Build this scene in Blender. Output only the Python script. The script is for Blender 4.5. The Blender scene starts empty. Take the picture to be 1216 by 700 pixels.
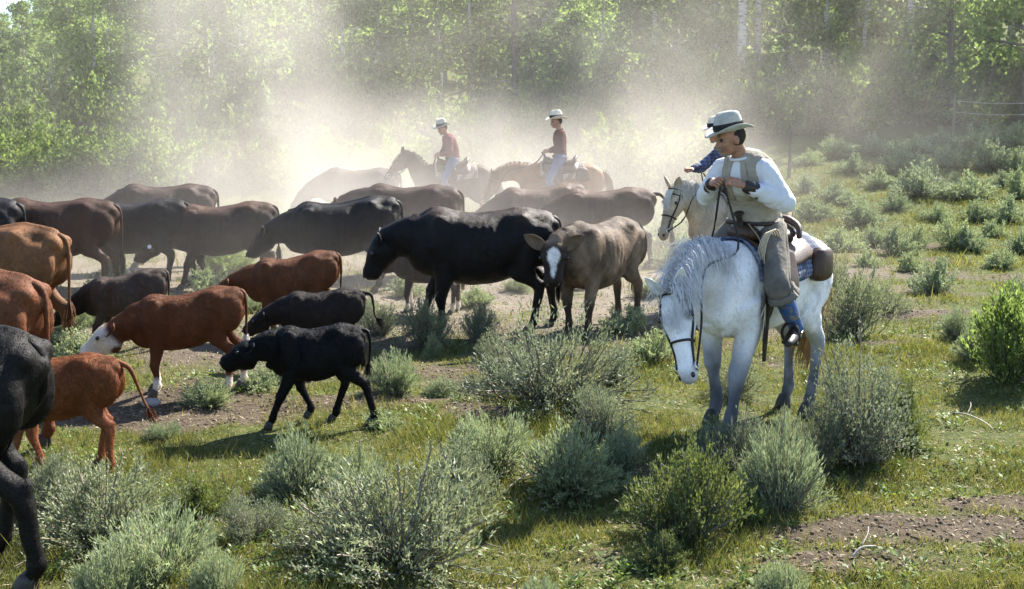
import bpy, math, random
import numpy as np
from mathutils import Vector, Matrix
R = math.radians
rnd = random.Random(7)
rng = np.random.default_rng(7)
scene = bpy.context.scene
COL = scene.collection

# ------------------------------------------------------------------ camera, sky, sun, exposure
PW, PH, FPX, CAMZ, PITCH = 1216.0, 700.0, 1300.0, 2.4, math.atan(210.0 / 1300.0)
cam_d = bpy.data.cameras.new('camera')
cam = bpy.data.objects.new('camera', cam_d); COL.objects.link(cam)
cam.location = (0, 0, CAMZ); cam.rotation_euler = (math.pi / 2 - PITCH, 0, 0)
cam_d.sensor_width = 36.0; cam_d.lens = FPX / PW * 36.0
cam_d.clip_start = 0.1; cam_d.clip_end = 2000
scene.camera = cam

SUN_H, SUN_EL = (0.62, 0.78), R(41)
world = bpy.data.worlds.new('World'); scene.world = world; world.use_nodes = True
wn = world.node_tree
bg = wn.nodes['Background']; bg.inputs['Strength'].default_value = 0.098
sky = wn.nodes.new('ShaderNodeTexSky'); sky.sky_type = 'NISHITA'; sky.sun_disc = False
sky.sun_elevation = SUN_EL; sky.sun_rotation = math.atan2(SUN_H[0], SUN_H[1])
sky.air_density = 1.0; sky.dust_density = 2.0; sky.altitude = 1800
wn.links.new(sky.outputs[0], bg.inputs['Color'])
sun_d = bpy.data.lights.new('sun', 'SUN'); sun_d.energy = 5.0; sun_d.angle = R(0.53); sun_d.color = (1.0, 0.945, 0.86)
sun = bpy.data.objects.new('sun', sun_d); COL.objects.link(sun)
hl = math.hypot(*SUN_H)
sdir = Vector((-SUN_H[0] / hl * math.cos(SUN_EL), -SUN_H[1] / hl * math.cos(SUN_EL), -math.sin(SUN_EL)))
sun.rotation_euler = sdir.to_track_quat('-Z', 'Y').to_euler(); sun.location = (12, 18, 20)
scene.view_settings.view_transform = 'Standard'; scene.view_settings.look = 'None'
scene.view_settings.exposure = 1.86; scene.view_settings.gamma = 1.0
cy = scene.cycles
cy.max_bounces = 6; cy.diffuse_bounces = 2; cy.glossy_bounces = 2; cy.transmission_bounces = 3
cy.transparent_max_bounces = 6; cy.volume_bounces = 1
cy.volume_step_rate = 1.0; cy.volume_max_steps = 96
cy.caustics_reflective = False; cy.caustics_refractive = False
cy.use_denoising = True; cy.sample_clamp_indirect = 6.0

# ------------------------------------------------------------------ numbers
def sstep(a, b, x):
    t = np.clip((np.asarray(x, float) - a) / (b - a), 0, 1); return t * t * (3 - 2 * t)
def wob(x, y, f, s=0.0):
    """a cheap smooth 2-D noise of about -1..1"""
    x = np.asarray(x, float) * f; y = np.asarray(y, float) * f
    return (np.sin(x * 1.7 + y * 0.9 + s) * np.sin(y * 1.9 - x * 0.6 + s * 2.1)
            + 0.6 * np.sin(x * 3.9 - y * 2.3 + s * 1.3) * np.sin(y * 4.3 + x * 1.9 + s)
            + 0.35 * np.sin(x * 8.3 + y * 5.1 + s * .7) * np.sin(y * 7.7 - x * 6.1 + s * 3)) / 1.5
def terrain(x, y):
    x = np.asarray(x, float); y = np.asarray(y, float)
    right = sstep(1, 9, x)
    y0 = 25.0 - 6.5 * right
    d = np.maximum(y - y0, 0)
    slope = 0.105 + 0.03 * right
    h = slope * (np.sqrt(d * d + 16) - 4.0)
    far = np.maximum(y - 55, 0)
    left = sstep(-0.28, -0.46, x / np.maximum(y, 1))
    h = h + far * (0.07 - 0.10 * left) * sstep(55, 75, y)
    h = h + 0.05 * wob(x, y, 0.55, 1.0) * sstep(4, 8, y) + 0.025 * wob(x, y, 1.7, 4.0)
    h = h + 0.5 * wob(x, y, 0.09, 2.0) * sstep(26, 60, y)
    return h
def ground_at(px, py, zoff=0.0):
    """where the ray through a pixel meets the terrain"""
    c, s = math.cos(PITCH), math.sin(PITCH)
    u, v = (px - PW / 2) / FPX, -(py - PH / 2) / FPX
    d = Vector((u, c + v * s, -s + v * c))
    t = 2.0
    for _ in range(4000):
        p = Vector((0, 0, CAMZ)) + d * t
        if p.z <= float(terrain(p.x, p.y)) + zoff: break
        t += 0.02 if t < 30 else 0.1
    return p
def at_depth(px, y):
    """ground point at depth y in the column px"""
    c, s = math.cos(PITCH), math.sin(PITCH)
    x = (px - PW / 2) / FPX * (y * c + (CAMZ - 0.5) * s)
    return Vector((x, y, float(terrain(x, y))))

# ------------------------------------------------------------------ objects
def tag(o, label=None, cat=None, group=None, kind=None):
    for k, v in (('label', label), ('category', cat), ('group', group), ('kind', kind)):
        if v: o[k] = v
    return o
def empty(name, loc=(0, 0, 0), rz=0.0, sc=1.0):
    o = bpy.data.objects.new(name, None); COL.objects.link(o)
    o.empty_display_size = 0.1
    o.location = loc; o.rotation_euler = (0, 0, rz); o.scale = (sc, sc, sc)
    return o
def link(name, me, parent=None, mat=None):
    o = bpy.data.objects.new(name, me); COL.objects.link(o)
    if mat is not None and not me.materials: me.materials.append(mat)
    if parent is not None: o.parent = parent
    return o
def mesh(name, V, F, mat=None, smooth=True, col=None):
    me = bpy.data.meshes.new(name)
    V = np.asarray(V, np.float32)
    if isinstance(F, np.ndarray):
        n, k = F.shape
        me.vertices.add(len(V)); me.vertices.foreach_set('co', V.ravel())
        me.loops.add(n * k); me.loops.foreach_set('vertex_index', F.astype(np.int32).ravel())
        me.polygons.add(n); me.polygons.foreach_set('loop_start', np.arange(0, n * k, k, dtype=np.int32))
        me.update(calc_edges=True)
    else:
        me.from_pydata(V.tolist(), [], F)
    if smooth: me.polygons.foreach_set('use_smooth', np.ones(len(me.polygons), bool))
    if col is not None: setcol(me, col)
    if mat is not None: me.materials.append(mat)
    me.update()
    return me
def setcol(me, col):
    col = np.asarray(col, np.float32)
    if col.shape[1] == 3: col = np.concatenate([col, np.ones((len(col), 1), np.float32)], 1)
    a = me.attributes.get('Col') or me.attributes.new('Col', 'FLOAT_COLOR', 'POINT')
    a.data.foreach_set('color', col.ravel())
def getv(me):
    v = np.empty(len(me.vertices) * 3, np.float32); me.vertices.foreach_get('co', v); return v.reshape(-1, 3)

class Geo:
    """collects pieces of one mesh"""
    def __init__(s): s.V = []; s.F = []; s.n = 0
    def add(s, V, F):
        V = np.asarray(V, float); s.V.append(V)
        s.F += [tuple(int(i) + s.n for i in f) for f in F]; s.n += len(V); return s
    def mesh(s, name, mat=None, off=(0, 0, 0), smooth=True):
        return mesh(name, np.concatenate(s.V) - np.asarray(off), s.F, mat, smooth)

def cat_rom(P, sub):
    P = np.asarray(P, float); n = len(P)
    if n < 3 or sub <= 1:
        t = np.linspace(0, n - 1, (n - 1) * max(sub, 1) + 1)
        return np.stack([np.interp(t, np.arange(n), P[:, k]) for k in range(P.shape[1])], 1)
    Q = np.concatenate([[2 * P[0] - P[1]], P, [2 * P[-1] - P[-2]]])
    out = []
    for i in range(n - 1):
        a, b, c, d = Q[i:i + 4]
        for k in range(sub):
            t = k / sub
            out.append(0.5 * (2 * b + (c - a) * t + (2 * a - 5 * b + 4 * c - d) * t * t + (3 * b - a - 3 * c + d) * t ** 3))
    out.append(P[-1]); return np.array(out)

class Loft:
    """a closed tube: rows of (x, y, z, side radius, up radius, down radius)"""
    def __init__(s, rows, up=(0, 0, 1), nseg=18, sub=4, power=1.0, fixed=None):
        A = cat_rom(rows, sub); s.P = A[:, :3]; s.r = np.maximum(A[:, 3:6], 0.002); s.n = len(A); s.nseg = nseg; s.power = power
        T = np.gradient(s.P, axis=0)
        if fixed is not None: T = np.tile(np.asarray(fixed, float), (s.n, 1))
        T /= np.linalg.norm(T, axis=1)[:, None] + 1e-9
        U = np.asarray(up, float) - T * (T @ np.asarray(up, float))[:, None]
        U /= np.linalg.norm(U, axis=1)[:, None] + 1e-9
        s.T, s.U, s.S = T, U, np.cross(U, T)
    def ring(s, i, phis, off=0.0):
        """phi 0 = left side, 90 = up"""
        c, q = np.cos(phis), np.sin(phis)
        c = np.sign(c) * np.abs(c) ** s.power; q = np.sign(q) * np.abs(q) ** s.power
        ru = np.where(q >= 0, s.r[i, 1], s.r[i, 2]) + off
        return s.P[i] + np.outer(c * (s.r[i, 0] + off), s.S[i]) + np.outer(q * ru, s.U[i])
    def at(s, t, phi, off=0.0):
        i = min(s.n - 1, max(0, int(round(t * (s.n - 1)))))
        return s.ring(i, np.array([phi]), off)[0]
    def geo(s):
        ph = np.linspace(0, 2 * math.pi, s.nseg, endpoint=False)
        V = [s.ring(i, ph) for i in range(s.n)]
        k = s.nseg; F = []
        for i in range(s.n - 1):
            for j in range(k):
                j2 = (j + 1) % k
                F.append((i * k + j, i * k + j2, (i + 1) * k + j2, (i + 1) * k + j))
        e0 = s.P[0] - s.T[0] * s.r[0].min() * 0.6; e1 = s.P[-1] + s.T[-1] * s.r[-1].min() * 0.6
        V = np.concatenate(V + [[e0, e1]]); a = s.n * k
        for j in range(k):
            j2 = (j + 1) % k
            F.append((j2, j, a)); F.append(((s.n - 1) * k + j, (s.n - 1) * k + j2, a + 1))
        return V, F
def tube(P, r, nseg=8, sub=3, up=(0.13, 0.21, 0.97)):
    P = np.asarray(P, float); r = np.broadcast_to(np.asarray(r, float), (len(P),))
    return Loft(np.concatenate([P, np.stack([r, r, r], 1)], 1), up, nseg, sub).geo()
def ell(c, r, rot=None, nu=14, nv=9):
    V = [(0, 0, 1)]; F = []
    for i in range(1, nv):
        th = math.pi * i / nv
        for j in range(nu):
            a = 2 * math.pi * j / nu; V.append((math.sin(th) * math.cos(a), math.sin(th) * math.sin(a), math.cos(th)))
    V.append((0, 0, -1)); V = np.array(V) * np.asarray(r)
    if rot is not None: V = V @ np.array(rot).T
    V = V + np.asarray(c)
    for j in range(nu): F.append((0, 1 + j, 1 + (j + 1) % nu))
    for i in range(nv - 2):
        for j in range(nu):
            a = 1 + i * nu + j; b = 1 + i * nu + (j + 1) % nu; F.append((a, a + nu, b + nu, b))
    z = len(V) - 1; q = 1 + (nv - 2) * nu
    for j in range(nu): F.append((z, q + (j + 1) % nu, q + j))
    return V, F
def strands(lines, r0, taper=0.25):
    """three-sided hair strands"""
    V = []; F = []; n = 0
    for P in lines:
        P = np.asarray(P, float); m = len(P)
        T = np.gradient(P, axis=0); T /= np.linalg.norm(T, axis=1)[:, None] + 1e-9
        A = np.cross(T, (0.3, 0.8, 0.5)); A /= np.linalg.norm(A, axis=1)[:, None] + 1e-9; B = np.cross(T, A)
        r = r0 * np.linspace(1, taper, m)[:, None]
        ring = np.stack([P + A * r, P + (-0.5 * A + 0.87 * B) * r, P + (-0.5 * A - 0.87 * B) * r], 1)
        V.append(ring.reshape(-1, 3))
        for i in range(m - 1):
            for k in range(3):
                a, b = n + i * 3 + k, n + i * 3 + (k + 1) % 3; F.append((a, b, b + 3, a + 3))
        n += m * 3
    return np.concatenate(V), F
def remesh(geo, voxel, smooth_it=6, fac=0.5, name='body'):
    """one continuous skin around overlapping pieces"""
    me = geo.mesh(name)
    ob = bpy.data.objects.new('tmp', me); COL.objects.link(ob)
    m = ob.modifiers.new('r', 'REMESH'); m.mode = 'VOXEL'; m.voxel_size = voxel; m.use_smooth_shade = True
    k = ob.modifiers.new('s', 'SMOOTH'); k.factor = fac; k.iterations = smooth_it
    dg = bpy.context.evaluated_depsgraph_get(); dg.update()
    out = bpy.data.meshes.new_from_object(ob.evaluated_get(dg))
    bpy.data.objects.remove(ob); bpy.data.meshes.remove(me)
    out.name = name
    out.polygons.foreach_set('use_smooth', np.ones(len(out.polygons), bool))
    return out

# ------------------------------------------------------------------ materials
def new_mat(name):
    m = bpy.data.materials.new(name); m.use_nodes = True
    nt = m.node_tree; nt.nodes.clear()
    out = nt.nodes.new('ShaderNodeOutputMaterial')
    return m, nt, out
def nd(nt, kind, **kw):
    n = nt.nodes.new('ShaderNode' + kind)
    for k, v in kw.items():
        if k.startswith('_'): setattr(n, k[1:], v)
        else: n.inputs[k.replace('__', ' ')].default_value = v
    return n
def noise(nt, scale, detail=3.0, rough=0.6, vec=None):
    n = nd(nt, 'TexNoise', Scale=scale, Detail=detail, Roughness=rough)
    if vec is not None: nt.links.new(vec, n.inputs['Vector'])
    return n
def ramp(nt, fac, stops):
    r = nt.nodes.new('ShaderNodeValToRGB'); e = r.color_ramp.elements
    while len(e) < len(stops): e.new(0.5)
    for i, (p, c) in enumerate(stops): e[i].position = p; e[i].color = (*c, 1)
    nt.links.new(fac, r.inputs[0]); return r
def mixc(nt, fac, a, b, mode='MIX'):
    m = nt.nodes.new('ShaderNodeMix'); m.data_type = 'RGBA'; m.blend_type = mode
    for sock, v in ((m.inputs[0], fac), (m.inputs[6], a), (m.inputs[7], b)):
        if hasattr(v, 'links'): nt.links.new(v, sock)
        elif isinstance(v, (int, float)): sock.default_value = v
        else: sock.default_value = (*v, 1)
    return m.outputs[2]
def bump(nt, h, strength, dist):
    b = nd(nt, 'Bump', Strength=strength, Distance=dist); nt.links.new(h, b.inputs['Height']); return b.outputs[0]

def hide_material(name, rough=0.65, sheen=0.08, gloss=0.15, var=1.0):
    m, nt, out = new_mat(name); tc = nt.nodes.new('ShaderNodeTexCoord'); L = nt.links.new
    at = nd(nt, 'Attribute', _attribute_name='Col')
    n1 = noise(nt, 5.0, 5, 0.6, tc.outputs['Object']); n2 = noise(nt, 60.0, 2, 0.6, tc.outputs['Object'])
    r1 = ramp(nt, n1.outputs[0], [(0.3, (1 - .32 * var,) * 3), (0.7, (1 + .25 * var, 1 + .22 * var, 1 + .18 * var))])
    r2 = ramp(nt, n2.outputs[0], [(0.3, (1 - .2 * var,) * 3), (0.7, (1 + .18 * var,) * 3)])
    c = mixc(nt, 1.0, at.outputs['Color'], r1.outputs[0], 'MULTIPLY'); c = mixc(nt, 1.0, c, r2.outputs[0], 'MULTIPLY')
    p = nd(nt, 'BsdfPrincipled', Roughness=rough)
    p.inputs['Specular IOR Level'].default_value = gloss
    p.inputs['Sheen Weight'].default_value = sheen; p.inputs['Sheen Roughness'].default_value = 0.45
    L(c, p.inputs['Base Color']); L(c, p.inputs['Sheen Tint'])
    mp = nd(nt, 'Mapping'); mp.inputs['Scale'].default_value = (1, 1, 0.35); L(tc.outputs['Object'], mp.inputs[0])
    n3 = noise(nt, 140.0, 3, 0.7, mp.outputs[0]); n4 = noise(nt, 16.0, 3, 0.6, tc.outputs['Object'])
    b1 = nd(nt, 'Bump', Strength=0.35, Distance=0.03); L(n4.outputs[0], b1.inputs['Height'])
    b2 = nd(nt, 'Bump', Strength=0.6, Distance=0.008); L(n3.outputs[0], b2.inputs['Height']); L(b1.outputs[0], b2.inputs['Normal'])
    L(b2.outputs[0], p.inputs['Normal']); L(p.outputs[0], out.inputs['Surface'])
    return m
def plain(name, color, rough=0.7, spec=0.3, vscale=12.0, var=0.25, bstr=0.3, bscale=80.0, sheen=0.0, metal=0.0, bdist=0.006):
    m, nt, out = new_mat(name); tc = nt.nodes.new('ShaderNodeTexCoord'); L = nt.links.new
    n1 = noise(nt, vscale, 4, 0.6, tc.outputs['Object'])
    lo, hi = 1 - var, 1 + var
    r1 = ramp(nt, n1.outputs[0], [(0.3, (lo, lo, lo)), (0.7, (hi, hi, hi))])
    c = mixc(nt, 1.0, color, r1.outputs[0], 'MULTIPLY')
    p = nd(nt, 'BsdfPrincipled', Roughness=rough, Metallic=metal)
    p.inputs['Specular IOR Level'].default_value = spec; p.inputs['Sheen Weight'].default_value = sheen
    L(c, p.inputs['Base Color'])
    n2 = noise(nt, bscale, 3, 0.6, tc.outputs['Object'])
    L(bump(nt, n2.outputs[0], bstr, bdist), p.inputs['Normal']); L(p.outputs[0], out.inputs['Surface'])
    return m
def leaf_material(name, dark, light, trans=0.45, obj_var=0.3, rough=0.55, tint=(1.25, 1.1, 0.6)):
    """thin leaves: one colour per leaf (Col.r picks it), light comes through"""
    m, nt, out = new_mat(name); L = nt.links.new
    at = nd(nt, 'Attribute', _attribute_name='Col'); oi = nt.nodes.new('ShaderNodeObjectInfo')
    sp = nt.nodes.new('ShaderNodeSeparateColor'); L(at.outputs['Color'], sp.inputs[0])
    r = ramp(nt, sp.outputs[0], [(0.0, dark), (1.0, light)])
    ro = ramp(nt, oi.outputs['Random'], [(0.0, (1 - obj_var,) * 3), (1.0, (1 + obj_var, 1 + obj_var * .8, 1 - obj_var * .3))])
    c = mixc(nt, 1.0, r.outputs[0], ro.outputs[0], 'MULTIPLY')
    p = nd(nt, 'BsdfPrincipled', Roughness=rough); p.inputs['Specular IOR Level'].default_value = 0.35
    L(c, p.inputs['Base Color'])
    t = nt.nodes.new('ShaderNodeBsdfTranslucent')
    L(mixc(nt, 1.0, c, tint, 'MULTIPLY'), t.inputs['Color'])
    mx = nd(nt, 'MixShader', Fac=trans); L(p.outputs[0], mx.inputs[1]); L(t.outputs[0], mx.inputs[2])
    L(mx.outputs[0], out.inputs['Surface'])
    return m
HIDE = hide_material('hide')
HIDE_BLACK = hide_material('hide_black', 0.52, 0.0, 0.14)
HIDE_WHITE = hide_material('hide_white', 0.7, 0.05, 0.12, .25)
HAIR = hide_material('hair', 0.6, 0.1, 0.2, .4)
def coat_material(name, trans):
    """single hairs: some light comes through them"""
    m, nt, out = new_mat(name); L = nt.links.new; at = nd(nt, 'Attribute', _attribute_name='Col')
    p = nd(nt, 'BsdfPrincipled', Roughness=.6); p.inputs['Specular IOR Level'].default_value = .15; L(at.outputs['Color'], p.inputs['Base Color'])
    t = nt.nodes.new('ShaderNodeBsdfTranslucent'); L(mixc(nt, 1.0, at.outputs['Color'], (2.0, 1.8, 1.6), 'MULTIPLY'), t.inputs['Color'])
    mx = nd(nt, 'MixShader', Fac=trans); L(p.outputs[0], mx.inputs[1]); L(t.outputs[0], mx.inputs[2]); L(mx.outputs[0], out.inputs['Surface']); return m
COAT = coat_material('coat_hair', .4)
HOOF = plain('hoof', (0.05, 0.045, 0.04), 0.5)
EYE = plain('eye', (0.008, 0.006, 0.005), 0.08, 0.6, bstr=0.0)
M = {}
# ------------------------------------------------------------------ ground
PATCH = [(-3.6, 13.5, 8.5, 4.6, .68), (-7.5, 17, 8, 6, .65), (1.5, 17.5, 7.0, 4.5, .65), (-2.9, 8.9, 1.7, .75, .95), (-1.2, 9.1, 1.3, .4, .8), (-.35, 8.6, .6, .3, .7),
         (2.55, 6.15, 1.3, .26, .82), (1.75, 5.7, .8, .22, .75), (3.6, 6.6, 1.2, .22, .78), (2.1, 12.3, 1.6, .9, .8), (5.2, 13.4, 1.2, .3, .8), (3.9, 11.6, .9, .2, .7),
         (.9, 7.2, .5, .22, .7), (8.5, 16.5, 2.2, .5, .7), (5.6, 20.5, 3, .8, .8), (.2, 5.7, .5, .3, .5)]
def bare(x, y):
    x = np.asarray(x, float); y = np.asarray(y, float)
    b = np.zeros(np.broadcast(x, y).shape)
    for cx, cy_, rx, ry, s in PATCH:
        d = np.sqrt(((x - cx) / rx) ** 2 + ((y - cy_) / ry) ** 2) + 0.28 * wob(x, y, 1.3, cx)
        b = np.maximum(b, s * (1 - sstep(0.55, 1.2, d)))
    n = wob(x, y, 0.9, 3.3) * .5 + wob(x, y, 2.6, 7.0) * .5
    return np.clip(b + 0.35 * n, 0, 1)
def dusty(x, y):
    d = np.sqrt(((x + 3.0) / 11) ** 2 + ((y - 17) / 7) ** 2)
    return 1 - sstep(0.55, 1.05, d)

rows = np.concatenate([np.linspace(-12, 3, 16), np.arange(3.2, 16, 0.1), np.arange(16, 34, 0.25), np.geomspace(34, 700, 60)])
cols = np.sinh(np.linspace(-2.6, 2.6, 181)) / math.sinh(2.6) * 1.6
X = cols[None, :] * (9 + np.maximum(rows, 0)[:, None] * 0.75); Y = np.repeat(rows[:, None], len(cols), 1)
Z = terrain(X, Y)
V = np.stack([X, Y, Z], -1).reshape(-1, 3); nc = len(cols)
ii, jj = np.meshgrid(np.arange(len(rows) - 1), np.arange(nc - 1), indexing='ij')
a0 = (ii * nc + jj).ravel()
F = np.stack([a0, a0 + 1, a0 + nc + 1, a0 + nc], 1)
gcol = np.stack([bare(X, Y).ravel(), dusty(X, Y).ravel(), np.zeros(X.size)], 1)
m, nt, out = new_mat('meadow_soil'); Lk = nt.links.new
tc = nt.nodes.new('ShaderNodeTexCoord'); at = nd(nt, 'Attribute', _attribute_name='Col')
sp = nt.nodes.new('ShaderNodeSeparateColor'); Lk(at.outputs['Color'], sp.inputs[0])
P = tc.outputs['Object']
nA = noise(nt, 1.6, 6, 0.65, P); nB = noise(nt, 9.0, 6, 0.7, P); nC = noise(nt, 45.0, 4, 0.7, P); nD = noise(nt, 0.25, 4, .6, P)
soil = ramp(nt, nB.outputs[0], [(0.25, (0.055, 0.042, 0.03)), (0.5, (0.115, 0.09, 0.064)), (0.75, (0.20, 0.16, 0.115))])
dust = ramp(nt, nB.outputs[0], [(0.25, (0.19, 0.16, 0.12)), (0.75, (0.33, 0.285, 0.22))])
turf = ramp(nt, nB.outputs[0], [(0.25, (0.045, 0.065, 0.018)), (0.5, (0.10, 0.125, 0.035)), (0.68, (0.17, 0.165, 0.06)), (0.8, (0.25, 0.21, 0.11))])
litter = ramp(nt, nC.outputs[0], [(0.56, (0, 0, 0)), (0.68, (1, 1, 1))])
soil_c = mixc(nt, sp.outputs[1], soil.outputs[0], dust.outputs[0])
mm = nd(nt, 'MapRange'); mm.inputs['From Min'].default_value = -0.15; mm.inputs['From Max'].default_value = 0.25
ad = nd(nt, 'Math', _operation='SUBTRACT'); Lk(sp.outputs[0], ad.inputs[0])
ns = nd(nt, 'Math', _operation='MULTIPLY'); Lk(nA.outputs[0], ns.inputs[0]); ns.inputs[1].default_value = 0.85
Lk(ns.outputs[0], ad.inputs[1]); Lk(ad.outputs[0], mm.inputs['Value'])
gc = mixc(nt, mm.outputs[0], turf.outputs[0], soil_c)
lm = nd(nt, 'Math', _operation='MULTIPLY'); Lk(litter.outputs[0], lm.inputs[0]); lm.inputs[1].default_value = 0.55
gc = mixc(nt, lm.outputs[0], gc, (0.30, 0.25, 0.17))
p = nd(nt, 'BsdfPrincipled', Roughness=0.95); p.inputs['Specular IOR Level'].default_value = 0.1
Lk(gc, p.inputs['Base Color'])
b1 = nd(nt, 'Bump', Strength=0.9, Distance=0.12); Lk(nB.outputs[0], b1.inputs['Height'])
b2 = nd(nt, 'Bump', Strength=0.9, Distance=0.03); Lk(nC.outputs[0], b2.inputs['Height']); Lk(b1.outputs[0], b2.inputs['Normal'])
Lk(b2.outputs[0], p.inputs['Normal']); Lk(p.outputs[0], out.inputs['Surface'])
tag(link('ground', mesh('ground', V, F, m, True, gcol)), 'rising sagebrush meadow with trampled dusty soil and green turf', 'ground', kind='structure')

# ------------------------------------------------------------------ leaves as numpy quads
def leaves(C, D, Nn, L, W, col):
    """a diamond-shaped leaf at each point C along D, width along cross(D, Nn)"""
    D = D / (np.linalg.norm(D, axis=1)[:, None] + 1e-9)
    S = np.cross(D, Nn); S /= np.linalg.norm(S, axis=1)[:, None] + 1e-9
    L = np.broadcast_to(np.asarray(L, float), (len(C),))[:, None]; W = np.broadcast_to(np.asarray(W, float), (len(C),))[:, None]
    up = np.cross(S, D)
    V = np.stack([C, C + D * L * .5 + S * W * .5 + up * W * .12, C + D * L, C + D * L * .5 - S * W * .5 + up * W * .12], 1).reshape(-1, 3)
    F = np.arange(len(C) * 4).reshape(-1, 4)
    return V, F, np.repeat(np.stack([col, col, col], 1), 4, 0)
def rvec(n): 
    v = rng.normal(size=(n, 3)); return v / np.linalg.norm(v, axis=1)[:, None]

M['sage'] = leaf_material('sage_leaf', (0.125, 0.15, 0.108), (0.30, 0.335, 0.25), 0.3, 0.18, 0.6, (1.1, 1.1, .8))
M['sage_pale'] = leaf_material('sage_leaf_pale', (0.17, 0.215, 0.135), (0.36, 0.42, 0.27), 0.32, 0.12, 0.6, (1.1, 1.1, .8))
M['rabbit'] = leaf_material('rabbitbrush_leaf', (0.06, 0.09, 0.038), (0.18, 0.235, 0.10), 0.4, 0.15)
M['green'] = leaf_material('shrub_leaf', (0.09, 0.135, 0.04), (0.24, 0.32, 0.12), 0.55, 0.2, .6, (1.05, 1.08, .78))
M['aspen'] = leaf_material('aspen_leaf', (0.11, 0.165, 0.05), (0.28, 0.375, 0.145), 0.6, 0.2, .6, (1.02, 1.08, .8))
M['grass'] = leaf_material('grass_blade', (0.06, 0.09, 0.02), (0.27, 0.27, 0.10), 0.4, 0.0)
M['weed'] = leaf_material('weed_leaf', (0.055, 0.10, 0.02), (0.20, 0.29, 0.07), 0.4, 0.0)
M['twig'] = plain('sage_twig', (0.19, 0.16, 0.13), 0.9, 0.1, 30, 0.4)
M['twig_pale'] = plain('dead_twig', (0.42, 0.38, 0.32), 0.9, 0.1, 30, 0.3)
m, nt, out = new_mat('aspen_bark'); Lk = nt.links.new; tc = nt.nodes.new('ShaderNodeTexCoord')
mp = nd(nt, 'Mapping'); mp.inputs['Scale'].default_value = (2.5, 2.5, 9); Lk(tc.outputs['Object'], mp.inputs[0])
n1 = noise(nt, 2.2, 4, .7, mp.outputs[0]); n2 = noise(nt, 0.9, 3, .5, tc.outputs['Object'])
r1 = ramp(nt, n1.outputs[0], [(0.36, (0.05, 0.045, 0.04)), (0.46, (0.42, 0.40, 0.36)), (0.7, (0.56, 0.55, 0.50))])
r2 = ramp(nt, n2.outputs[0], [(0.3, (.65, .65, .65)), (0.7, (1.1, 1.1, 1.1))])
p = nd(nt, 'BsdfPrincipled', Roughness=0.8); Lk(mixc(nt, 1.0, r1.outputs[0], r2.outputs[0], 'MULTIPLY'), p.inputs['Base Color'])
Lk(bump(nt, n1.outputs[0], .5, .03), p.inputs['Normal']); Lk(p.outputs[0], out.inputs['Surface']); M['bark'] = m
M['bark_dark'] = plain('dark_bark', (0.10, 0.085, 0.075), 0.9, 0.1, 6, 0.5, 0.8, 20, bdist=.03)

def bush_mesh(seed, n_twig, per, width, height, llen, lwid, start=0.35, spread=1.0, upright=0.6, name='sagebrush', mat='sage', crook=.12, clump=0.0):
    """twigs fanning from a woody base, each carrying small leaves on its outer part"""
    g = np.random.default_rng(seed)
    tw = []; C = []; D = []; Lm = []; colr = []
    hubs = g.uniform(0, 2 * math.pi, 6); hh = g.uniform(.55, 1.12, 6); hr_ = g.uniform(.35, 1.1, 6)
    for i in range(n_twig):
        az = g.uniform(0, 2 * math.pi)
        out = math.sqrt(g.uniform(0.0, 1)) * spread; hf = 1.0
        if clump > 0:
            q = g.integers(6); hf = hh[q]
            if g.random() < clump: az = hubs[q] + g.normal() * .38; out = abs(hr_[q] + g.normal() * .2) * spread
        top = np.array([math.cos(az) * out * width / 2, math.sin(az) * out * width / 2, height * max(.16, 1 - 0.55 * out ** 2) * g.uniform(0.72, 1.08) * hf])
        base = np.array([math.cos(az), math.sin(az), 0]) * g.uniform(0, .06)
        mid = base * .5 + top * (0.5 - .12 * upright) + np.array([0, 0, -0.05 * height]) + g.normal(size=3) * crook * .4 * height
        P = cat_rom(np.array([base, mid, top]), 5); tw.append(P[:9])
        if g.random() < .2: tw.append(np.concatenate([P, [top + (top - mid) * g.uniform(.03, .12) + g.normal(size=3) * .03 * height]]))
        seg = np.linalg.norm(top - base)
        k = max(6, int(per * (0.4 + seg / max(width, height))))
        t = start + (1 - start) * g.random(k) ** 0.75
        idx = t * (len(P) - 1); i0 = np.minimum(idx.astype(int), len(P) - 2); f = (idx - i0)[:, None]
        pt = P[i0] * (1 - f) + P[i0 + 1] * f
        dr = P[i0 + 1] - P[i0]; dr /= np.linalg.norm(dr, axis=1)[:, None] + 1e-9
        # side shoots: leaves gathered on little spurs
        ns = max(3, k // 14); sd = g.normal(size=(ns, 3)) * np.array([1, 1, .5]); sd[:, 2] += .35; which = g.integers(0, ns, k)
        sl = g.random(k) * 0.13 * height / .6 * (1.15 - t)
        pt = pt + sd[which] * sl[:, None] * 1.3
        d = dr * upright * 1.3 + g.normal(size=(k, 3)) * 0.55 + np.array([0, 0, .35]); 
        C.append(pt); D.append(d); colr.append(np.clip(g.normal(.45, .22, k) + 0.12 * g.normal(), 0, 1))
    C = np.concatenate(C); D = np.concatenate(D); col = np.concatenate(colr)
    keep = C[:, 2] > 0.01; C, D, col = C[keep], D[keep], col[keep]
    n = len(C)
    Vv, Ff, cc = leaves(C, D, rvec(n), llen * g.uniform(.6, 1.3, n), lwid * g.uniform(.7, 1.3, n), col)
    fol = mesh(name + '_foliage', Vv, Ff, M[mat], False, cc)
    sv, sf = strands(tw, 0.006 + 0.006 * height, 0.35)
    return fol, mesh(name + '_stem', sv, sf, M['twig'])
def place_bush(name, proto, loc, sc, rz, label, group, cat='bush', sz=1.0):
    o = empty(name, loc, rz, sc); o.scale = (sc, sc, sc * sz)
    f = link('foliage', proto[0], o); s = link('stems', proto[1], o); s.name = 'stem'
    tag(o, label, cat, group); return o

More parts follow.
